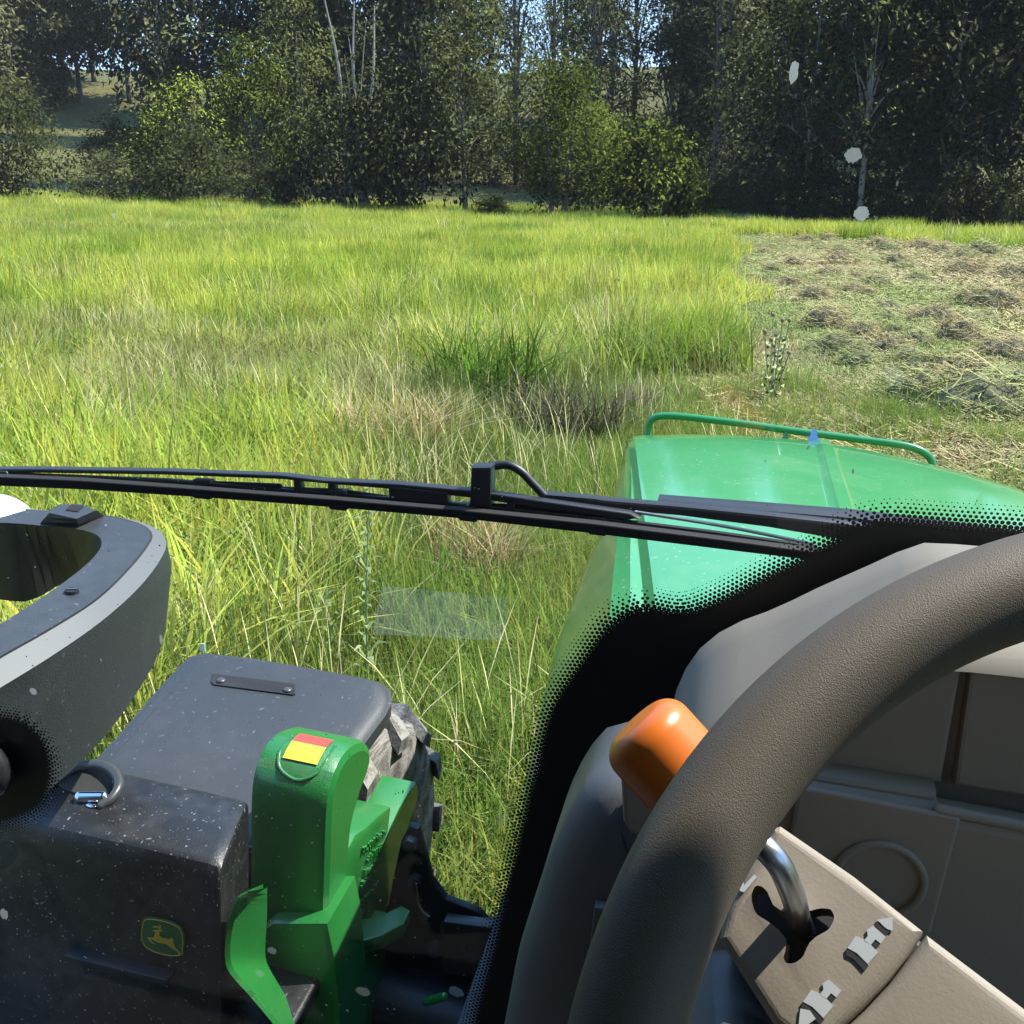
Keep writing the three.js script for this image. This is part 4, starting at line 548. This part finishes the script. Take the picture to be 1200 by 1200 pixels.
  splat(930, 85, 0.0036, 0.0085, 0.7, 1); splat(1000, 182, 0.0066, 0.006, 0.5, 2); splat(1010, 250, 0.006, 0.0058, 0.65, 3); splat(1047, 440, 0.0085, 0.0075, 0.14, 4); splat(590, 960, 0.0085, 0.008, 0.12, 5); splat(534, 1163, 0.009, 0.007, 0.3, 6); splat(304, 1142, 0.006, 0.005, 0.25, 7); splat(318, 1115, 0.006, 0.005, 0.22, 8); splat(425, 1163, 0.009, 0.006, 0.14, 9); splat(132, 252, 0.002, 0.002, .8, 10); splat(38, 811, 0.0045, 0.0045, 0.5, 11); splat(4, 1072, 0.006, 0.008, 0.45, 12); splat(188, 750, 0.002, 0.006, 0.5, 13);

  const wp = new THREE.Group(); wp.name = 'wiper'; tractor.add(wp); const ZW = Z - 0.012, W = (a, b, o = 0) => L(a, b, { z: ZW - o });
  const bar = (pts, d, m, n, o = 0, b = 0.0015) => part(n, slab(pts.map(([a, c]) => W(a, c, o)), V(0, 0, d), b), m, wp);
  bar([[-40, 553], [100, 559], [240, 569], [400, 581], [553, 594], [700, 609], [830, 625], [945, 640], [968, 643], [966, 652], [945, 651], [830, 637], [690, 620], [550, 604], [400, 591], [240, 579], [100, 570], [-40, 564]], 0.012, rubberMat, 'blade', 0);
  bar([[-40, 551], [200, 560], [400, 576], [553, 589], [700, 604], [830, 620], [950, 637], [950, 640], [830, 625], [700, 609], [553, 594], [400, 581], [200, 566], [-40, 556]], 0.006, satinMat, 'backing_strip', 0.008, 0.0008);
  bar([[-40, 546], [60, 546], [200, 548], [335, 553], [385, 559], [470, 563], [560, 571], [640, 583], [740, 597], [752, 603], [735, 605], [640, 592], [560, 580], [470, 570], [385, 563], [335, 558], [200, 553], [60, 551], [-40, 551]], 0.012, satinMat, 'main_bridge', 0.014);
  for (const [a, b, h] of [[352, 558, 14], [392, 562, 16], [465, 566, 18], [500, 570, 16], [600, 580, 16]]) bar([[a - 4, b], [a + 5, b], [a + 6, b + h], [a - 3, b + h]], 0.01, satinMat, 'bridge_post', 0.012);
  bar([[459, 566], [528, 573], [530, 589], [461, 582]], 0.012, satinMat, 'bridge_web', 0.013);
  bar([[20, 556], [180, 560], [330, 566], [333, 570], [180, 565], [20, 560]], 0.006, rubberMat, 'claw', 0.01); bar([[240, 566], [400, 572], [470, 582], [468, 585], [400, 578], [240, 571]], 0.006, rubberMat, 'claw', 0.01); bar([[560, 588], [640, 592], [705, 604], [703, 607], [640, 597], [560, 592]], 0.006, rubberMat, 'claw', 0.01);
  for (const [a, b] of [[8, 551], [243, 562], [401, 574], [552, 590], [702, 605], [944, 637]]) bar([[a - 11, b - 3], [a + 8, b - 2], [a + 11, b + 2], [a + 8, b + 5], [a - 10, b + 4]], 0.012, satinMat, 'clip', 0.012);
  for (const [a, b] of [[243, 578], [401, 591], [552, 604], [702, 620]]) bar([[a - 13, b - 4], [a + 12, b - 2], [a + 9, b + 4], [a - 9, b + 2]], 0.012, rubberMat, 'blade_grip', -0.001);
  bar([[558, 541], [582, 541], [581, 588], [556, 586]], 0.02, satinMat, 'pivot_block', 0.02, 0.003);
  part('hose', capTube([W(578, 546, .018), W(596, 545, .018), W(610, 552, .018), W(624, 566, .018), W(638, 581, .018)], 0.0042, 30, 10), satinMat, wp);
  bar([[640, 574], [700, 579], [712, 581], [800, 588], [900, 598], [1010, 610], [1060, 622], [1060, 640], [1010, 632], [900, 613], [800, 600], [712, 592], [640, 583]], 0.014, satinMat, 'wiper_arm', 0.028, 0.003);
  part('arm_edge', capTube([W(716, 588, .022), W(800, 598, .022), W(900, 611, .022), W(960, 621, .022)], 0.0026, 20, 8), rubberMat, wp);
  part('tie_rod', capTube([W(745, 600, .012), W(850, 617, .012), W(945, 636, .012)], 0.0017, 16, 8), std([0.5, 0.52, 0.53], 0.3, { metalness: 0.9 }), wp);
  part('tie_rod', capTube([W(618, 591, .012), W(660, 595, .012), W(703, 603, .012)], 0.002, 12, 8), std([0.25, 0.26, 0.27], 0.35, { metalness: 0.9 }), wp);
}

// ---- cab shell: what shades the inside
{
  const cab = new THREE.Group(); cab.name = 'cab'; tractor.add(cab); const roofM = std([0.5, 0.48, 0.44], 0.9), pill = std([0.05, 0.05, 0.05], 0.6);
  part('roof', rbox(2.2, 0.14, 1.58, 0.02, 0.05, 2.98, 0.19), roofM, cab);  // unseen; front edge set back to let sun reach wheel and gear gate
  for (const [x, z] of [[-1.12, -0.9], [1.2, -0.9], [-1.12, 1.0], [1.2, 1.0]]) part('pillar', rbox(0.09, 2.0, 0.09, 0.02, x, 1.95, z), pill, cab);
  part('rear_wall', rbox(2.4, 2.05, 0.05, 0.02, 0.04, 1.9, 1.02), trimDark, cab); part('floor', rbox(2.3, 0.06, 1.9, 0.02, 0.05, 0.92, 0.06), trimDark, cab);  // rear closed solid up to the roof, unseen, to darken windscreen reflections
  part('sill', rbox(0.06, 0.35, 1.8, 0.02, -1.12, 1.1, 0.06), trimDark, cab); part('sill', rbox(0.06, 0.75, 1.8, 0.02, 1.2, 1.3, 0.06), trimDark, cab); part('side_blocker', rbox(0.05, 1.75, 1.75, 0.02, -1.13, 2.05, 0.2), trimDark, cab);  // left side closed in, unseen, added to keep reflections off the windscreen
  part('seat', mergeGeometries([rbox(0.5, 0.14, 0.5, 0.05, 0.05, 1.48, 0.28), rbox(0.48, 0.62, 0.14, 0.05, 0.05, 1.85, 0.56)]), std([0.35, 0.31, 0.2], 0.9), cab);
}

// ---- dashboard
{
  const dash = new THREE.Group(); dash.name = 'dashboard'; tractor.add(dash);
  const O = [[772, 1260], [776, 960], [781, 880], [789, 822], [801, 788], [828, 752], [868, 728], [908, 713], [960, 688], [1010, 666], [1045, 650], [1066, 640], [1084, 636], [1110, 637], [1160, 641], [1250, 652], [1380, 690], [1480, 760], [1560, 900], [1580, 1260]];
  const back = smooth(O.map(([a, b]) => L(a, b, { z: -0.83 })), 60), sh = (dy, k, z) => back.map((p) => V(lerp(0.06, p.x, k), p.y - dy, z));
  part('cowl', loft([sh(0.03, 0.97, -0.86), sh(0.006, 0.995, -0.84), back, sh(0.003, 1.0, -0.80), sh(0.032, 0.99, -0.735), sh(0.040, 0.985, -0.712), sh(0.05, 0.975, -0.705)], { closed: false, crease: 0.8 }), trimMat, dash);
  // shaded face towards the driver: two panels with a groove, a slot, a sloping lower part
  const zf = -0.715, ring = sh(0.048, 0.975, zf), xs = L(1115, 850, { z: zf }).x, fp = (pts, z = zf) => LL(pts, { z });
  part('instrument_panel', slab([...ring.filter((p) => p.x < xs - 0.006 && p.y > 1.72), V(xs - 0.003, ring.find((p) => p.x > xs).y, zf), ...fp([[1103, 918], [960, 900], [860, 880]])], V(0, 0, -0.02), 0.003), trimMat, dash); part('instrument_panel', slab([V(xs + 0.003, ring.find((p) => p.x > xs).y, zf), ...ring.filter((p) => p.x > xs + 0.006 && p.y > 1.72), ...fp([[1500, 985], [1300, 950], [1118, 921]])], V(0, 0, -0.02), 0.003), trimMat, dash);
  part('panel_backing', slab([...ring.map((p) => V(p.x, p.y - 0.004, zf - 0.012))], V(0, 0, -0.02), 0), trimMat, dash);
  const zl = zf + 0.03; part('lower_panel', slab(fp([[780, 890], [960, 925], [1098, 948], [1104, 956], [1300, 992], [1650, 1050], [1650, 1500], [780, 1500]], zl), V(0, 0, -0.03), 0.008), trimMat, dash);
  part('slot_lip', capTube([fp([[1100, 948]], zl)[0], fp([[1200, 968]], zl)[0], fp([[1400, 1010]], zl)[0]], 0.004, 12, 8), trimMat, dash);
  part('ledge', slab(fp([[870, 885], [960, 908], [1098, 930], [1098, 948], [960, 926], [870, 905]], zf + 0.02), V(0, 0, -0.03), 0.004), trimMat, dash);
  const cp = fp([[1030, 1025]], zl)[0]; part('recess_plate', rbox(0.11, 0.1, 0.006, 0.003, cp.x - 0.012, cp.y + 0.012, cp.z + 0.002), trimMat, dash); part('vent_ring', new THREE.TorusGeometry(0.03, 0.003, 10, 40).translate(cp.x, cp.y, cp.z + 0.006), trimMat, dash); part('vent_disc', new THREE.CylinderGeometry(0.026, 0.026, 0.004, 32).rotateX(Math.PI / 2).translate(cp.x, cp.y, cp.z + 0.002), trimMat, dash);
  // lower left console with the rounded shoulder
  const C = [[560, 1420], [574, 1290], [590, 1200], [609, 1106], [622, 1069], [646, 990], [660, 958], [673, 936], [687, 917], [702, 907], [717, 904], [760, 906], [860, 920], [900, 1000], [900, 1420]];
  const cb = smooth(C.map(([a, b]) => L(a, b, { z: -0.72 })), 50), N = V(0, 0, 1), ins = (b, z) => inset(cb, N, b).map((p) => V(p.x, p.y, z));
  part('side_console', loft([ins(0, -0.8), ins(0, -0.73), ins(0.003, -0.715), ins(0.012, -0.70), ins(0.03, -0.69), ins(0.06, -0.682)], { crease: 0.9 }), consoleMat, dash);
  part('console_lid', slab(LL([[727, 912], [800, 920], [800, 985], [755, 983], [738, 978], [730, 965]], { z: -0.672 }), V(0, 0, -0.03), 0.004), trimMat, dash);
  part('console_hatch', slab(LL([[696, 1064], [760, 1066], [760, 1300], [670, 1300]], { z: -0.676 }), V(0, 0, -0.02), 0.003), consoleMat, dash);
}

// ---- gear gate with lever
{
  const gate = new THREE.Group(); gate.name = 'gear_gate'; tractor.add(gate); const y = 1.935, gn = V(-0.2, 0.7, 0.68).normalize(), g0 = L(945, 1080, { y }), e1 = V(1, 0, 0).addScaledVector(gn, -gn.x).normalize(), e2 = gn.clone().cross(e1), GB = new THREE.Matrix4().makeBasis(e1, e2, gn).setPosition(g0);
  const G = (a, b, off = 0) => LP(a, b, g0, gn, off), G2 = ([a, b]) => { const p = G(a, b).sub(g0); return new THREE.Vector2(p.dot(e1), p.dot(e2)); };
  const shape = (pts, holes = []) => { const s = new THREE.Shape(pts); for (const h of holes) s.holes.push(new THREE.Path(h)); return s; };
  const ext = (s, d, b, top) => { const g = toCreasedNormals(new THREE.ExtrudeGeometry(s, { depth: d, bevelEnabled: b > 0, bevelSize: b, bevelThickness: b, bevelOffset: -b, bevelSegments: 5, curveSegments: 12 }), 0.35).translate(0, 0, top - d - b); boxUV(g); return g.applyMatrix4(GB); };
  const seam = [[1082, 1094], [1066, 1118], [1042, 1150], [1012, 1182], [980, 1212], [950, 1235]];
  const hole = smooth([[875, 1046], [884, 1032], [899, 1032], [911, 1042], [919, 1057], [938, 1058], [958, 1054], [975, 1058], [984, 1075], [976, 1096], [957, 1109], [948, 1126], [931, 1136], [914, 1132], [907, 1116], [910, 1102], [900, 1092], [882, 1079], [875, 1062]].map((p) => { const q = G2(p); return V(q.x, q.y, 0); }), 60, true).map((p) => new THREE.Vector2(p.x, p.y)), hc0 = hole.reduce((a, p) => a.add(p), new THREE.Vector2()).multiplyScalar(1 / hole.length); for (const p of hole) p.sub(hc0).multiplyScalar(1.12).add(hc0);
  part('gate_plate', ext(shape([[900, 978], [904, 969], [914, 966], [1000, 1025], [1082, 1090]].map(G2).concat(seam.slice(1).map(([a, b]) => G2([a - 1, b])), [[906, 1200], [842, 1099], [850, 1066], [878, 1010]].map(G2)), [hole]), 0.012, 0.0055, 0), trimMat, gate);
  part('gate_cover', ext(shape([[1086, 1094], [1200, 1180], [1330, 1288], [1330, 1500], [960, 1500], [953, 1238]].map(G2).concat(seam.slice(1, -1).reverse().map(([a, b]) => G2([a + 2, b])))), 0.012, 0.0055, -0.0003), trimMat, gate);
  part('gate_body', slab([[912, 982], [1200, 1190], [1330, 1300], [1330, 1480], [970, 1480], [905, 1200], [850, 1099], [885, 1015]].map(([a, b]) => G(a, b, -0.03)), gn.clone().multiplyScalar(-0.14), 0.003), trimDark, gate);
  part('column_cover', capTube([L(850, 1190, { y: 1.84 }), L(880, 1500, { y: 1.88 })], 0.035, 8, 16), trimDark, gate);
  const flatp = (pts, m, n, h = 0.0006) => part(n, slab(pts.map(([a, b]) => G(a, b, 0.0004)), gn.clone().multiplyScalar(h), 0), m, gate), wht = std([0.40, 0.43, 0.43], 0.6), blk = std([0.02, 0.02, 0.022], 0.6);
  for (const [dx, dy] of [[0, 0], [-52, 63]]) {
    const s = (p) => p.map(([a, b]) => [a + dx, b + dy]);
    flatp(s([[1016, 1090], [1023, 1085], [1038, 1098], [1032, 1106], [1026, 1101], [1020, 1108], [1012, 1103], [1017, 1097]]), wht, 'tractor_symbol'); flatp(s([[1003, 1097], [1012, 1101], [1016, 1104], [1022, 1109], [1029, 1116], [1017, 1130], [1010, 1123], [1004, 1117], [993, 1111]]), wht, 'tractor_symbol');
    flatp(s([[991, 1113], [996, 1113], [1012, 1127], [1018, 1132], [1013, 1138], [1004, 1128], [1000, 1124], [992, 1120]]), blk, 'symbol_shadow', 0.0004); flatp(s([[1025, 1103], [1031, 1107], [1027, 1112], [1022, 1108]]), blk, 'symbol_shadow', 0.0004);  // black pieces paint the shadow below each symbol
  }
  flatp([[1028, 1078], [1046, 1075], [1046, 1091], [1040, 1089], [1036, 1086]], wht, 'arrow_symbol'); flatp([[1027, 1082], [1042, 1092], [1039, 1096], [1025, 1086]], blk, 'symbol_shadow', 0.0003);
  flatp([[938, 1182], [949, 1184], [956, 1194], [948, 1200], [936, 1202]], wht, 'arrow_symbol'); flatp([[867, 1029], [871, 1031], [872, 1038], [884, 1025], [887, 1028], [872, 1046], [867, 1044]], wht, 'arrow_symbol');
  const lv = new THREE.Group(); lv.name = 'gear_lever'; tractor.add(lv);
  const kb = L(838, 950, { z: -0.47 }), kt = L(754, 857, { z: -0.478 });
  part('rod', capTube([G(946, 1104, -0.05), G(936, 1076, -0.01), G(929, 1048, 0.025), G(912, 1012, 0.045), G(892, 990, 0.05), L(862, 968, { z: -0.468 }), kb.clone().lerp(kt, 0.1)], 0.0063, 50, 14), steel, lv);
  const d = kb.distanceTo(kt), R = 0.0246, pf = [[0, -0.014], [0.019, -0.014], [0.0225, -0.010], [0.0238, 0], [R, d * 0.5]]; for (let i = 0; i <= 10; i++) { const a = i / 10 * Math.PI / 2; pf.push([R - 0.012 + 0.012 * Math.cos(a), d * 0.9 + 0.012 * Math.sin(a)]); } pf.push([0.006, d * 0.9 + 0.0128], [0, d * 0.9 + 0.013]);
  part('knob', along(new THREE.LatheGeometry(pf.map(([a, b]) => new THREE.Vector2(a, b)), 64), kb, kt), orangeMat, lv).userData.label = 'orange lever knob';
}

// ---- steering wheel
{
  const sw = new THREE.Group(); sw.name = 'steering_wheel'; tractor.add(sw); sw.position.set(0.022, 2.0016, -0.2732);
  const t = 0.838, m = new THREE.Matrix4().makeBasis(V(1, 0, 0), V(0, Math.sin(t), -Math.cos(t)), V(0, Math.cos(t), Math.sin(t))); sw.quaternion.setFromRotationMatrix(m);
  const g = new THREE.TorusGeometry(0.225, 0.0196, 28, 160); { const uv = g.attributes.uv; for (let i = 0; i < uv.count; i++) uv.setXY(i, uv.getX(i) * 60, uv.getY(i) * 5.5); } part('rim', g, wheelMat, sw);
  for (const a of [-0.35, Math.PI + 0.35, -Math.PI / 2]) if (a < 0 || a > 3) part('spoke', capTube([V(Math.cos(a) * 0.05, Math.sin(a) * 0.05, -0.05), V(Math.cos(a) * 0.14, Math.sin(a) * 0.14, -0.035), V(Math.cos(a) * 0.222, Math.sin(a) * 0.222, 0)], 0.011, 12, 10), wheelMat, sw);
  part('hub', new THREE.CylinderGeometry(0.055, 0.065, 0.04, 32).rotateX(Math.PI / 2).translate(0, 0, -0.055), wheelMat, sw); part('column', new THREE.CylinderGeometry(0.04, 0.05, 0.3, 24).rotateX(Math.PI / 2).translate(0, 0, -0.2), trimDark, sw);
}
put(tractor);
renderer.render(scene, camera);
